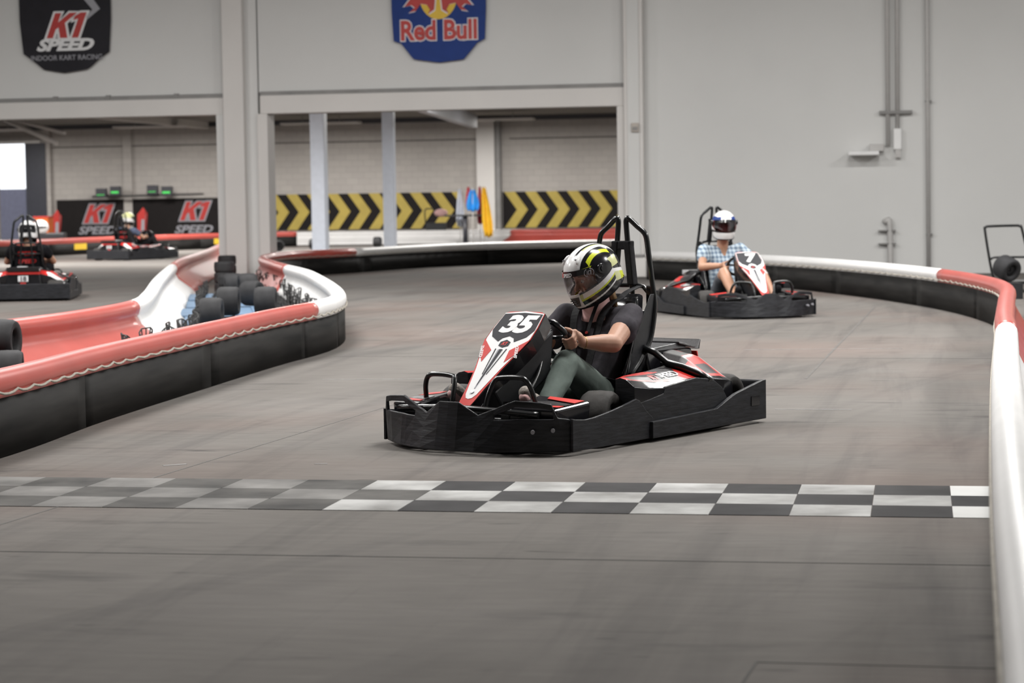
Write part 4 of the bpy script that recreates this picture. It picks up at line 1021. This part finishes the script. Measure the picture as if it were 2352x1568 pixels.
def make_driver(loc, fwd, label, J, shirt_m, pants_m, skin_m, scheme, vox, helm, visor, shorts=False, group='kart drivers', face=True, hi=True, hair=True):
    rz = math.atan2(fwd[1], fwd[0])
    p = empty('person', (loc[0], loc[1], 0), rz, label, 'person', group)
    V = {k: Vector(v) for k, v in J.items()}
    sk = MB()
    head = V['head']
    # head and neck
    ax = Matrix.Rotation(helm[0], 3, 'Z') @ Matrix.Rotation(helm[1], 3, 'Y')
    if face:
        sk.ball(head + ax @ Vector((.0, 0, .0)), .098, (1.0, .80, 1.20), ax, 24, 18)
        sk.cap(head + ax @ Vector((.050, 0, -.075)), .040, head + ax @ Vector((.020, 0, -.07)), .055)
        sk.cap(head + ax @ Vector((.094, 0, .005)), .009, head + ax @ Vector((.116, 0, -.032)), .0135, 10)
        for s in (1, -1):
            sk.cap(head + ax @ Vector((.086, s*.016, .022)), .010, head + ax @ Vector((.072, s*.050, .020)), .010, 8)
            sk.cap(head + ax @ Vector((.072, s*.040, -.030)), .020, head + ax @ Vector((.06, s*.045, -.035)), .018, 8)
        sk.cap(head + ax @ Vector((.097, .016, -.060)), .008, head + ax @ Vector((.097, -.016, -.060)), .008, 8)
    else:
        sk.ball(head, .095, (1, .8, 1.15), ax)
    sk.cap(V['neck']+Vector((-.005, 0, -.03)), .060, head + Vector((-.01, 0, -.06)), .056)
    sk.cap(V['neck'], .055, V['chest'], .065)
    for s, n in ((1, 'L'), (-1, 'R')):
        sh, el, wr = V['sh'+n], V['el'+n], V['wr'+n]
        mid = sh.lerp(el, .5); fm = el.lerp(wr, .35)
        q_ = 1.16 if face else 1.0; sk.cap(sh, .050, mid, .047*q_); sk.cap(mid, .047*q_, el, .041*q_); sk.cap(el, .042*q_, fm, .040*q_); sk.cap(fm, .040*q_, wr, .028)
        sk.cap(V['chest'], .06, sh, .05)
        g, o, t = rim_pt(V_ANG[n])
        if s < 0: t = -t
        if t.z < 0: t = -t
        hand(sk, wr, g, o, SWN, t)
    if shorts:
        for n in 'LR':
            kn, an = V['kn'+n], V['an'+n]; sk.cap(V['hip'+n], .07, kn, .056); sk.cap(kn, .056, kn.lerp(an, .35), .056); sk.cap(kn.lerp(an, .35), .056, an, .036)
    sk.cap(V['chest'], .06, V['pelvis']+Vector((0, 0, .05)), .07)
    body = obj('body', remeshed(sk, 'body', skin_m, vox, 2), p)
    # shirt
    sh_ = MB(); pv = V['pelvis']; ch = V['chest']
    def el_(a, b, ra, rb, wy):       # widened torso capsule
        for k in (-1, -.5, 0, .5, 1): sh_.cap(a+Vector((0, k*wy[0], 0)), ra, b+Vector((0, k*wy[1], 0)), rb)
    el_(pv+Vector((-.01, 0, .055)), pv.lerp(ch, .5)+Vector((.005, 0, 0)), .098, .098, (.062, .060))
    el_(pv.lerp(ch, .5)+Vector((.005, 0, 0)), ch, .098, .092, (.060, .078))
    el_(ch, V['neck']+Vector((-.01, 0, -.055)), .092, .060, (.078, .05))
    if hi and face:
        for s in (1, -1): sh_.ball(ch+Vector((.055, s*.060, .0)), .062)
    for n in 'LR':
        s = 1 if n == 'L' else -1
        a = V['sh'+n]; b = V['el'+n]
        sh_.cap(ch+Vector((0, s*.07, .02)), .085, a, .064); sh_.cap(a, .066, a.lerp(b, .42), .072); sh_.cap(V['neck']+Vector((-.015, s*.05, -.045)), .045, a, .060)
        if hi: sh_.cap(a.lerp(b, .36), .070, a.lerp(b, .50)+Vector((-.024, 0, -.018)), .062)
    me = remeshed(sh_, 'shirt', shirt_m, vox*1.3, 3)
    # gentle folds
    for v in me.vertices:
        q = v.co; f = noise.noise(Vector((q.x*9, q.y*9, q.z*16))); v.co += v.normal*(.0065*f)
    # neckline and cuff openings: nothing is cut, the neck and arms pass through
    obj('shirt', me, p)
    # trousers
    tr = MB()
    for k in (-1, -.4, .4, 1): tr.cap(pv+Vector((-.02, k*.07, .0)), .095, pv+Vector((.02, k*.07, .045)), .095)
    for n in 'LR':
        h_, kn, an = V['hip'+n], V['kn'+n], V['an'+n]
        tr.cap(pv, .09, h_, .092); m_ = h_.lerp(kn, .5)
        tr.cap(h_, .092, m_, .082)
        if not shorts:
            tr.cap(m_, .082, kn, .064); tr.cap(kn, .066, kn.lerp(an, .35), .062); tr.cap(kn.lerp(an, .35), .062, an+Vector((0, 0, .03)), .046)
        else: tr.cap(m_, .082, h_.lerp(kn, .78), .075)
    me = remeshed(tr, 'trousers', pants_m, vox*1.3, 3)
    for v in me.vertices:
        q = v.co; v.co += v.normal*(.006*noise.noise(Vector((q.x*11, q.y*11, q.z*11))))
    obj('shorts' if shorts else 'trousers', me, p)
    for n in 'LR':
        an = V['an'+n]; s = 1 if n == 'L' else -1
        to = V.get('toe'+n) or an + Vector((.10, s*.01, .10))
        hl = an + Vector((.0, 0, -.045))
        so = MB().cap(hl, .036, to, .034).cap(an + Vector((.02, 0, .0)), .040, an.lerp(to, .55)+Vector((0, 0, .012)), .038).cap(hl+Vector((0, s*.012, 0)), .028, to+Vector((0, s*.010, 0)), .028)
        sho = obj('shoe', remeshed(so, 'shoe', M_shoe if hi else M_blackcloth, .006, 2), p)
        if hi:
            d_ = (to-hl).normalized(); nn = Vector((d_.z, 0, -d_.x))
            sole = MB().cap(hl+nn*.028, .024, to+nn*.028, .022).cap(hl+nn*.028+Vector((0, s*.012, 0)), .022, to+nn*.028+Vector((0, s*.012, 0)), .021)
            obj('sole', remeshed(sole, 'sole', M_pink, .006, 2), sho)
    if face and hi:
        for s in (1, -1):
            ec_ = head + ax @ Vector((.083, s*.031, .004))
            ey = obj('eye', MB().ball(ec_, .0115).mesh('eye', mat('eye_white', (.7, .68, .65), .2, var=.02)), p)
            obj('iris', MB().ball(ec_+ax @ Vector((.0085, 0, -.001)), .0052, (.7, 1, 1)).mesh('iris', M_dgrey), ey)
            obj('eyebrow', MB().cap(head+ax @ Vector((.093, s*.018, .030)), .0035, head+ax @ Vector((.080, s*.050, .028)), .0030, 6).mesh('eyebrow', M_hair), p)
        obj('mouth', MB().cap(head+ax @ Vector((.105, .015, -.061)), .0028, head+ax @ Vector((.105, -.015, -.061)), .0028, 6).mesh('mouth', mat('lips', (.42, .15, .13), .5)), p)
        ln = MB().lathe([(.085, -.10), (.100, -.05), (.104, .0), (.10, .05), (.08, .09), (.001, .115)], 24, 'Z', head + ax @ Vector((-.025, 0, 0)), 0, ax)
    if hair:
        hm = MB()
        random.seed(3)
        for i in range(26):
            a = R(100+160*i/25); b0 = head + ax @ Vector((.078*math.cos(a), .070*math.sin(a), -.055))
            q = V['neck'] + Vector((-.062+.012*math.cos(a), .066*math.sin(a)+.01, -.005-.03*random.random()))
            hm.tube([b0, b0.lerp(q, .5)+Vector((-.016, .006*math.sin(i), 0)), q], [.014, .016, .006], 6)
        obj('hair', hm.mesh('hair', M_hair), p)
    h_visor[0] = visor
    helmet(p, head + Vector(helm[3]), helm[0], helm[1], scheme, helm[2], hi)
    return p, V
V_ANG = {'L': R(-8), 'R': R(190)}
# ------------------------------------------------------------------ place karts and drivers
KF = Vector((-.59, -.807)).normalized()
K1 = make_kart('go_kart', (.17, 10.957), KF, 'black kart with white and red nose showing number 35, nearest in front', '35')
_, o_, _ = rim_pt(V_ANG['L'])
J1 = dict(pelvis=(-.40, 0, .165), chest=(-.475, 0, .46), neck=(-.475, 0, .635), head=(-.430, -.005, .805),
          shL=(-.500, .188, .598), elL=(-.235, .252, .470), wrL=(-.085, .165, .482),
          shR=(-.455, -.180, .595), elR=(-.24, -.245, .395), wrR=(-.085, -.165, .455),
          hipL=(-.37, .10, .165), knL=(.0, .125, .385), anL=(.27, .175, .145), toeL=(.475, .212, .275),
          hipR=(-.37, -.10, .165), knR=(.02, -.125, .37), anR=(.28, -.175, .145), toeR=(.475, -.212, .275))
D1, V1 = make_driver((.17, 10.957), KF, 'driver in black, white and neon helmet, charcoal tee and grey-green trousers steering the nearest kart', J1, M_tee, M_pants, M_skin, scheme_main, .0058, (R(-21), R(21), R(3), (.0, 0, .022)), M_visor)
# collar, straps and buckle of the nearest driver
def strapmesh(path, w_, th, m, nm, side):
    mb = MB(); P_ = [Vector(q) for q in path]; P_, _r = catmull(P_, 4); rings = []
    for i, q in enumerate(P_):
        a = P_[max(0, i-1)]; b = P_[min(len(P_)-1, i+1)]; d_ = (b-a).normalized(); sdir = (Vector(side) - d_*d_.dot(Vector(side))).normalized(); n_ = d_.cross(sdir)
        mb.v += [tuple(q+sdir*w_/2+n_*th/2), tuple(q-sdir*w_/2+n_*th/2), tuple(q-sdir*w_/2-n_*th/2), tuple(q+sdir*w_/2-n_*th/2)]
    for i in range(len(P_)-1):
        for k in range(4): mb.f.append((4*i+k, 4*i+(k+1) % 4, 4*i+4+(k+1) % 4, 4*i+4+k)); mb.m.append(0); mb.smooth.append(False)
    return mb.mesh(nm, m)
for s in (1, -1):
    obj('shoulder_belt', strapmesh([(-.735, s*.10, .742), (-.60, s*.105, .715), (-.53, s*.105, .685), (-.455, s*.095, .660), (-.385, s*.085, .60), (-.355, s*.075, .52), (-.325, s*.06, .42), (-.30, s*.035, .30), (-.28, s*.01, .245)], .042, .004, M_belt, 'shoulder_belt', (0, 1, 0)), K1)
    lb = obj('lap_belt', strapmesh([(-.42, s*.20, .20), (-.36, s*.175, .255), (-.305, s*.10, .268), (-.28, s*.01, .255)], .042, .004, M_belt, 'lap_belt', (.5, 0, .8)), K1)
    obj('belt_buckle', MB().box((-.375, s*.196, .255), (.05, .012, .035), Matrix.Rotation(R(-30), 3, 'Y')).mesh('belt_buckle', M_chrome), lb, bevel=.004)
obj('buckle', MB().box((-.275, .01, .262), (.03, .05, .05)).mesh('buckle', M_redm), K1, bevel=.006)
col_ = MB()
for z, r in ((.0, .072), (.03, .066), (.075, .064), (.10, .070)): pass
nk = V1['neck']; hd = V1['head']
cm = MB().lathe([(.088, -.030), (.080, -.005), (.074, .03), (.071, .06), (.073, .085), (.078, .10)], 28, 'Z', nk+Vector((.004, 0, -.02)), 0, Matrix.Rotation(R(14), 3, 'Y'))
obj('pink_collar', cm.mesh('pink_collar', M_pink), D1, solid=.005)
obj('chin_strap', strapmesh([(-.395, .085, .70), (-.385, .06, .665), (-.372, .045, .62), (-.352, .035, .565), (-.335, .03, .515)], .020, .003, M_belt, 'chin_strap', (0, 1, 0)), D1)
obj('strap_end', MB().cyl((-.318, .03, .515), (-.326, .03, .515), .007, 10).mesh('strap_end', M_redm), D1)
bw = V1['wrL']; ea = V1['elL']; dd = (ea-bw).normalized()
br = MB(); rg = []
n1 = dd.orthogonal().normalized(); n2 = dd.cross(n1); cc = bw+dd*.012
br.tube([cc + n1*.030*math.cos(2*PI*i/20) + n2*.030*math.sin(2*PI*i/20) for i in range(20)], .0022, 6, smooth_path=False, closed=True)
obj('bracelet', br.mesh('bracelet', mat('gold', (.45, .30, .12), .3, metal=.9)), D1)
g, o, t = rim_pt(V_ANG['L'])
rq = g + t*(.030-.042) + o*.036 + SWN*.006
rr_ = MB(); rr_.tube([rq + (SWN*math.cos(a)*0 + t*math.cos(a) + o*math.sin(a)*.9)*.0115 for a in [2*PI*i/14 for i in range(14)]], .0018, 6, smooth_path=False, closed=True)
obj('ring', rr_.mesh('ring', M_chrome), D1)

# second kart, coming round the bend on the right
F2 = Vector((.27, -.96)).normalized(); T2 = Vector((2.56, 21.35)); L2 = T2 - F2*.84
make_kart('go_kart', (L2.x, L2.y), F2, 'kart with white and red nose driven by person in light blue shirt', '7', steer=-14)
J2 = dict(pelvis=(-.40, 0, .175), chest=(-.485, 0, .50), neck=(-.49, 0, .69), head=(-.45, 0, .90),
          shL=(-.50, .20, .66), elL=(-.30, .30, .49), wrL=(-.085, .17, .505), shR=(-.50, -.20, .66), elR=(-.30, -.30, .49), wrR=(-.085, -.17, .505),
          hipL=(-.37, .11, .17), knL=(.06, .20, .44), anL=(.40, .20, .17), toeL=(.485, .212, .285),
          hipR=(-.37, -.11, .17), knR=(.06, -.20, .44), anR=(.40, -.20, .17), toeR=(.485, -.212, .285))
make_driver((L2.x, L2.y), F2, 'driver in light blue plaid shirt and white helmet with red visor, shorts', J2, M_plaid, M_denim, M_skin2, scheme_blue, .010, (R(-10), R(4), 0, (.005, 0, .022)), M_visorr, shorts=True, face=False, hi=False, hair=False)

# third kart, seen from behind at the left edge
F3 = Vector((-.10, 1)).normalized(); s3 = 5000/33.0
R3 = Vector((-7.02*.94+.0, 31.6))
X3 = (60-1176)*32.3/5000; L3 = Vector((X3, 33.2)); 
E3 = Vector((-6.23, 27.75)); L3 = E3 + F3*1.2
make_kart('go_kart', (L3.x, L3.y), F3, 'kart seen from behind at the left edge with a white number plate', '18', steer=0)
J3 = dict(J2); J3['head'] = (-.45, 0, .87)
make_driver((L3.x, L3.y), F3, 'driver in black with white helmet seen from behind, at the left edge', J3, M_blackcloth, M_blackcloth, M_skin2, scheme_white, .012, (0, R(4), 0, (0, 0, .022)), M_visord, face=False, hi=False, hair=False)

# fourth kart far away in the left opening
F4 = Vector((.49, .87)).normalized(); L4 = Vector((-8.35, 49.3))
make_kart('go_kart', (L4.x, L4.y), F4, 'most distant kart, in front of the red-topped far barrier in left opening', '22', steer=0)
make_driver((L4.x, L4.y), F4, 'distant driver with pale yellow helmet and blue sleeves in the far kart', J2, M_bluecloth, M_blackcloth, M_skin2, scheme_pale, .014, (R(-8), R(4), 0, (0, 0, .022)), M_visord, face=False, hi=False, hair=False)

# ------------------------------------------------------------------ tyre island
MATS = [(-2.45, 16.6, .5, 1.0), (-2.55, 18.2, .7, 1.4), (-2.60, 19.9, 1.0, 1.4), (-2.75, 21.5, 1.2, 1.4), (-3.0, 23.2, 1.3, 1.5), (-3.25, 25.0, 1.2, 1.5), (-3.6, 27.0, 1.0, 1.6)]
for i, (x, y, wx, wy) in enumerate(MATS):
    wx *= .8; t = empty('floor_mat', (x, y, 0), R(8), 'light blue plastic floor pad, %s from the near end of the island' % ['first', 'second', 'third', 'fourth', 'fifth', 'sixth', 'seventh'][i], 'mat', 'blue pads in the tyre island')
    obj('pad', MB().box((0, 0, .035), (wx, wy*.96, .07)).mesh('pad', M_mat_blue), t, bevel=.01)
    obj('pad_rib', MB().box((-wx*.25, 0, .075), (.06, wy*.9, .012)).box((wx*.25, 0, .075), (.06, wy*.9, .012)).mesh('pad_rib', M_mat_blue), t)
TYX = [(-2.76, 20.0, .21, 0, 'upright black tyre, nearest of those inside the island'), (-2.73, 21.0, .27, 0, 'upright tyre just right of and behind the nearest island tyre'), (-2.36, 20.9, .27, 0, 'upright tyre nearest the white barrier tip, right side of the island'),
      (-3.03, 25.0, .27, .3, 'upright tyre in the middle of the island pile'), (-2.86, 24.0, .22, -.4, 'tilted tyre in the middle of the island pile'), (-3.32, 26.0, .24, .2, 'tyre behind the middle of the island pile')]
for x, y, z, rz, lab in TYX: tyre(x, y, z+.0, lab, rz=PI/2 + rz, me=ME_T1d)
for (x, y, z0, n, lab) in [(-3.87, 29.4, .0, 3, 'flat tyre, stack before the white column'), (-3.66, 28.2, .0, 2, 'flat tyre, low stack of the island'), (-4.30, 33.0, .0, 3, 'flat tyre, rear stack touching the white column')]:
    for i in range(n): tyre(x, y, z0+.075+.142*i, lab + (', %s of the stack' % ['lowest', 'second', 'third'][i]), rz=0, rx=PI/2, me=ME_T1dn)
tyre(-3.27, 14.3-.25, .142, 'lower of two dark tyres lying at left edge behind the near barrier', rz=PI/2+.15, me=ME_T1d)
tyre(-3.36, 14.3, .330, 'upper of two dark tyres at left edge behind the near barrier', rz=PI/2-.1, me=ME_T1d)
def net(name, path, h, label, side=1):
    mb = MB(); P_ = [Vector((x, y, 0)) for x, y in path]; S_, _ = catmull(P_, 40); n = len(S_)
    random.seed(len(path)); h *= .8
    top = []
    for i, q in enumerate(S_):
        top.append(q+Vector((.03*math.sin(i*.9), 0, h*(.8+.25*math.sin(i*.37)+.1*random.random()))))
        if i % 1 == 0: mb.tube([q, top[-1]], .006, 4, smooth_path=False)
    for f in (.25, .5, .75, 1.0): mb.tube([S_[i].lerp(top[i], f) for i in range(n)], .006, 4, smooth_path=False)
    for i in range(0, n):
        q = S_[i]; mb.tube([q+Vector((0, 0, .03)), q+Vector((side*.16, .05, .085+.03*math.sin(i*.8))), q+Vector((side*.34, .1, .10+.03*math.sin(i*.5)))], .005, 4, smooth_path=False)
    for f in (.12, .22, .34): mb.tube([S_[i]+Vector((side*f, .05, .10+.03*math.sin(i*.8))) for i in range(n)], .005, 4, smooth_path=False)
    o = obj(name, mb.mesh(name, M_net)); return tag(o, label, 'netting', kind='stuff')
net('netting', [(-2.86, 15.9), (-2.74, 17.4), (-2.78, 19.0), (-3.05, 21.2), (-3.45, 24.0), (-3.85, 27.5)], .30, 'black mesh netting sagging along the far barrier of the tyre island')
net('netting', [(-1.72, 18.6), (-1.95, 21.4), (-2.45, 24.6), (-3.05, 28.4), (-3.6, 31)], .30, 'black mesh netting sagging behind the white barrier tip', -1)
net('netting', [(-2.98, 13.7), (-2.86, 14.2), (-2.75, 14.9)], .2, 'short piece of black netting beside the tyres at left edge')

# ------------------------------------------------------------------ rear hall furniture
for (x, y, rz, lab) in [(-5.85, 55.0, .2, 'dark upright tyre left of the pale posts in front of the white barrier'), (-5.14, 57.0, 1.2, 'dark tyre next to the left pale post'), (-3.58, 58.6, 1.4, 'round dark tyre between the two pale posts')]:
    tyre(x, y, .14, lab, rz=rz, grp='tyres in the rear hall')
tb = empty('flag_stand', (-1.25, 60.5, 0), 0, 'black pedestal stand in front of the white barrier, with flags beside it', 'stand')
obj('top_bar', MB().box((0, 0, .80), (1.15, .35, .05)).mesh('top_bar', M_black), tb, bevel=.01)
obj('pole', MB().cyl((0, 0, .03), (0, 0, .8), .07, 12).mesh('pole', M_dgrey), tb)
obj('base_plate', MB().box((0, 0, .03), (.52, .4, .06)).mesh('base_plate', M_black), tb, bevel=.01)
def flag(x, y, z0, z1, w_, m, lab, tilt=0):
    t = empty('flag', (x, y, 0), 0, lab, 'flag', 'furled marshal flags')
    mb = MB(); n = 12; mrows = 9
    for j in range(mrows):
        f = j/(mrows-1); ww = w_*(.35+.65*math.sin(min(1, f*1.3)*PI*.5))*(1-.25*max(0, f-.8)*5)
        for i in range(n+1):
            a = i/n; mb.v.append((tilt*f+(a-.5)*ww, .05*math.sin(a*14+f*3), z1+(z0-z1)*f + .02*math.sin(a*9)))
    for j in range(mrows-1):
        for i in range(n): mb.f.append((j*(n+1)+i, j*(n+1)+i+1, (j+1)*(n+1)+i+1, (j+1)*(n+1)+i)); mb.m.append(0); mb.smooth.append(True)
    obj('cloth', mb.mesh('cloth', m), t, solid=.006)
    obj('stick', MB().cyl((0, .03, .0), (0, .03, z1+.06), .012, 6).mesh('stick', M_beam), t)
flag(-1.40, 60.9, .48, 1.52, .22, mat('white_flag', (.60, .64, .72), .8), 'white furled flag, leftmost of the flags')
flag(-1.16, 60.9, 1.0, 1.58, .16, mat('red_flag', (.60, .06, .08), .8), 'narrow red furled flag behind the bright blue one')
flag(-1.03, 60.18, .92, 1.50, .36, mat('blue_flag', (.02, .26, .72), .8), 'bright blue flag in the middle of the flags')
flag(-.84, 60.8, .55, 1.58, .16, mat('crimson_flag', (.45, .04, .06), .8), 'dark red furled flag between the blue and the yellow one')
flag(-.72, 60.2, .20, 1.56, .28, mat('yellow_flag', (.78, .45, .02), .8), 'long yellow flag hanging lowest, rightmost of the flags', tilt=.12)
mc = empty('dark_trolley', (-2.2, 64.6, 0), 0, 'low dark wheeled machine with a pale pink bundle beyond the white barrier', 'trolley')
obj('frame', MB().box((0, 0, .40), (.60, .4, .34)).box((-.35, 0, .22), (.5, .35, .1)).mesh('frame', M_black), mc, bevel=.02)
obj('bundle', MB().ball((.15, 0, .86), .17, (1.2, .8, .7)).mesh('bundle', M_pink), mc)
obj('handle', MB().tube([(-.3, 0, .5), (-.32, 0, .95), (-.1, 0, .98)], .02, 6).mesh('handle', M_tube), mc)
obj('cart_wheel', MB().cyl((-.25, -.2, .09), (-.25, -.16, .09), .09, 14).mesh('cart_wheel', M_tyred), mc); obj('cart_wheel', MB().cyl((.25, -.2, .09), (.25, -.16, .09), .09, 14).mesh('cart_wheel', M_tyred), mc)

# black banner with lettering, traffic lights, orange cabinet
bn = empty('wall_banner', (0, 0, 0), 0, 'long black banner with red and white lettering on the far left wall', 'banner')
cbox('banner_sheet', M_cb, -28.3, -21.0, DB-.10, DB-.02, .12, 1.43, parent=bn)
for cu, cz, sz in [(-26.8, .95, 1.0), (-23.4, 1.0, 1.0)]:
    ca = lambda x, y, z, cu=cu, cz=cz: B(cu+x, DB-.11-z, cz+y)
    obj('letters_outline', k1_mesh(.62, ca, M_grey, .07, .004, name='letters_outline'), bn)
    obj('letters', k1_mesh(.62, lambda x, y, z, ca=ca: ca(x, y, z+.008), M_redm), bn)
    obj('letters', text_mesh('SPEED', .36, .3, .003, .01, M_grey, 1.35, lambda x, y, z, cu=cu: B(cu-.1+x, DB-.11-z, .38+y)), bn)
def bann(u, z0, z1, w_, lab):
    t = empty('feather_banner', B(u, DB-1.2), -TH, lab, 'banner', 'slim red banners before the black one')
    obj('sail', MB().prism([(-w_/2, z0), (w_/2, z0), (w_/2+.05, z1-.2), (w_*.2, z1), (-w_/2, z1-.25)], lambda a, b, h: Vector((a, h, b)), .02).mesh('sail', M_redm), t)
    obj('sail_print', MB().prism([(-w_*.1, z0+.1), (w_*.3, z0+.1), (w_*.35, z1-.4), (0, z1-.4)], lambda a, b, h: Vector((a, -.01+h, b)), .006).mesh('sail_print', M_grey), t)
    obj('pole', MB().cyl((w_/2, 0, 0), (w_/2, 0, z1), .015, 6).mesh('pole', M_tube), t)
bann(-27.9, .2, 1.1, .3, 'slim red banner standing at left end of the black wall banner'); bann(-24.9, .2, 1.15, .3, 'slim red banner standing between the two large red letter pairs')
tr_ = empty('traffic_lights', (0, 0, 0), 0, 'row of four dark signal heads with green light above the black banner', 'traffic light')
mb = MB(); mb.tube([B(-26.9, DB-.4, 1.52), B(-23.0, DB-.4, 1.56)], .03, 6, smooth_path=False); obj('rail', mb.mesh('rail', M_black), tr_)
M_green = bpy.data.materials.new('green_led'); t_, p_ = nt(M_green); p_.inputs['Base Color'].default_value = (.05, .5, .1, 1); p_.inputs['Emission Color'].default_value = (.10, 1, .15, 1); p_.inputs['Emission Strength'].default_value = .5
for i, (u, z, on) in enumerate([(-26.55, 1.64, 0), (-26.05, 1.70, 1), (-24.75, 1.72, 0), (-24.25, 1.67, 1)]):
    h_ = cbox('signal_head', M_dgrey, u-.18, u+.18, DB-.55, DB-.35, z-.16, z+.16, parent=tr_, bevel=.02)
    cbox('green_lamp', M_green, u-.13, u+.13, DB-.57, DB-.55, z-.07, z-.05 if not on else z-.01, parent=h_)
oc = empty('orange_cabinet', (-13.05, 61, 0), -TH, 'orange box standing right of the open door at the far left', 'cabinet')
obj('body_box', MB().box((0, 0, .55), (.42, .4, .72)).mesh('body_box', mat('orange_paint', (.50, .10, .01), .5)), oc, bevel=.02)
obj('stand', MB().box((0, 0, .1), (.35, .35, .2)).mesh('stand', M_dgrey), oc)
obj('lid', MB().box((0, 0, .925), (.46, .44, .04)).mesh('lid', M_redm), oc)
wh = empty('spare_helmet', (-12.75, 59.2, 0), 0, 'white helmet on a dark stand right of the orange box', 'helmet')
obj('helmet_shell', MB().ball((0, 0, .66), .20, (1.1, .9, 1)).mesh('helmet_shell', M_white), wh); obj('visor_band', MB().ball((0, -.03, .66), .198, (1.05, .9, .35)).mesh('visor_band', M_dgrey), wh)
obj('stand', MB().box((.2, .1, .25), (.9, .4, .5)).mesh('stand', M_black), wh, bevel=.03)
gp = tag(obj('partition', MB().box((0, 0, 1.05), (1.4, .12, 2.1)).mesh('partition', mat('grey_beige_partition', (.25, .23, .21), .8)), loc=(-15.75, 64.5, 0), rz=-TH, bevel=.01), 'grey-beige partition panel in front of the open door, far left', 'partition')

# ------------------------------------------------------------------ beyond the right barrier
rk = empty('push_trolley', (5.98, 26.9, 0), -.1, 'tall black tube frame of a trolley at the right edge', 'trolley')
obj('handle_frame', MB().tube([(.02, 0, .10), (-.04, 0, .25), (-.12, 0, .74), (-.11, 0, .78), (-.07, 0, .795), (.25, 0, .80), (.30, 0, .79), (.33, 0, .75), (.44, 0, .25), (.46, 0, .1)], .016, 8).mesh('handle_frame', M_tube), rk)
obj('cross_rail', MB().tube([(-.04, 0, .38), (.0, 0, .41), (.40, 0, .41)], .014, 8).mesh('cross_rail', M_tube), rk)
obj('platform', MB().box((.22, -.3, .12), (.60, .7, .03)).mesh('platform', M_tube), rk)
for (a, b) in ((-.02, -.6), (.46, -.6), (-.02, 0), (.46, 0)): obj('caster', MB().cyl((a-.015, b, .05), (a+.015, b, .05), .05, 12).mesh('caster', M_tyred), rk)
tyre(5.65, 24.8, .345, 'large dark tyre lying tilted just beyond the right barrier', rz=.5, rx=.35, me=ME_T1d, grp='tyre beyond the right barrier')
obj('tyre_support', MB().box((0, 0, 0), (.3, .3, .18)).mesh('tyre_support', M_black), loc=(5.65, 24.8, .09))
tag(bpy.data.objects['tyre_support'], 'black block under the tilted tyre beyond the right barrier', 'block')
def crate(x, y, z, wx, wy, h, m, lab):
    t = empty('crate', (x, y, z), -.1, lab, 'crate', 'crates beyond the right barrier')
    mb = MB(); mb.box((0, 0, .01), (wx, wy, .02))
    for s in (1, -1): mb.box((s*(wx/2-.01), 0, h/2), (.02, wy, h)); mb.box((0, s*(wy/2-.01), h/2), (wx, .02, h))
    obj('crate_shell', mb.mesh('crate_shell', m), t); obj('crate_rim', MB().box((0, -wy/2, h-.02), (wx+.03, .03, .03)).box((0, wy/2, h-.02), (wx+.03, .03, .03)).mesh('crate_rim', m), t)
crate(5.36, 20.6, 0, .8, .8, .36, M_black, 'black crate under the yellow one beyond the right barrier')
crate(5.40, 20.6, .36, .7, .6, .12, M_yellow, 'yellow shallow crate at the right edge beyond the barrier')
crate(4.62, 17.4, 0, .5, .5, .30, mat('blue_crate', (.04, .13, .34), .5), 'blue crate at the right edge, low behind the barrier')
# small things on the track side of the right column
sm = empty('marker_box', (1.92, 33.0, 0), -TH, 'small pale box standing at the foot of the column by the track', 'box')
obj('box_body', MB().box((0, 0, .16), (.28, .2, .30)).mesh('box_body', M_beam), sm, bevel=.02); obj('box_cap', MB().box((0, 0, .33), (.20, .2, .05)).mesh('box_cap', M_channel), sm, bevel=.01)
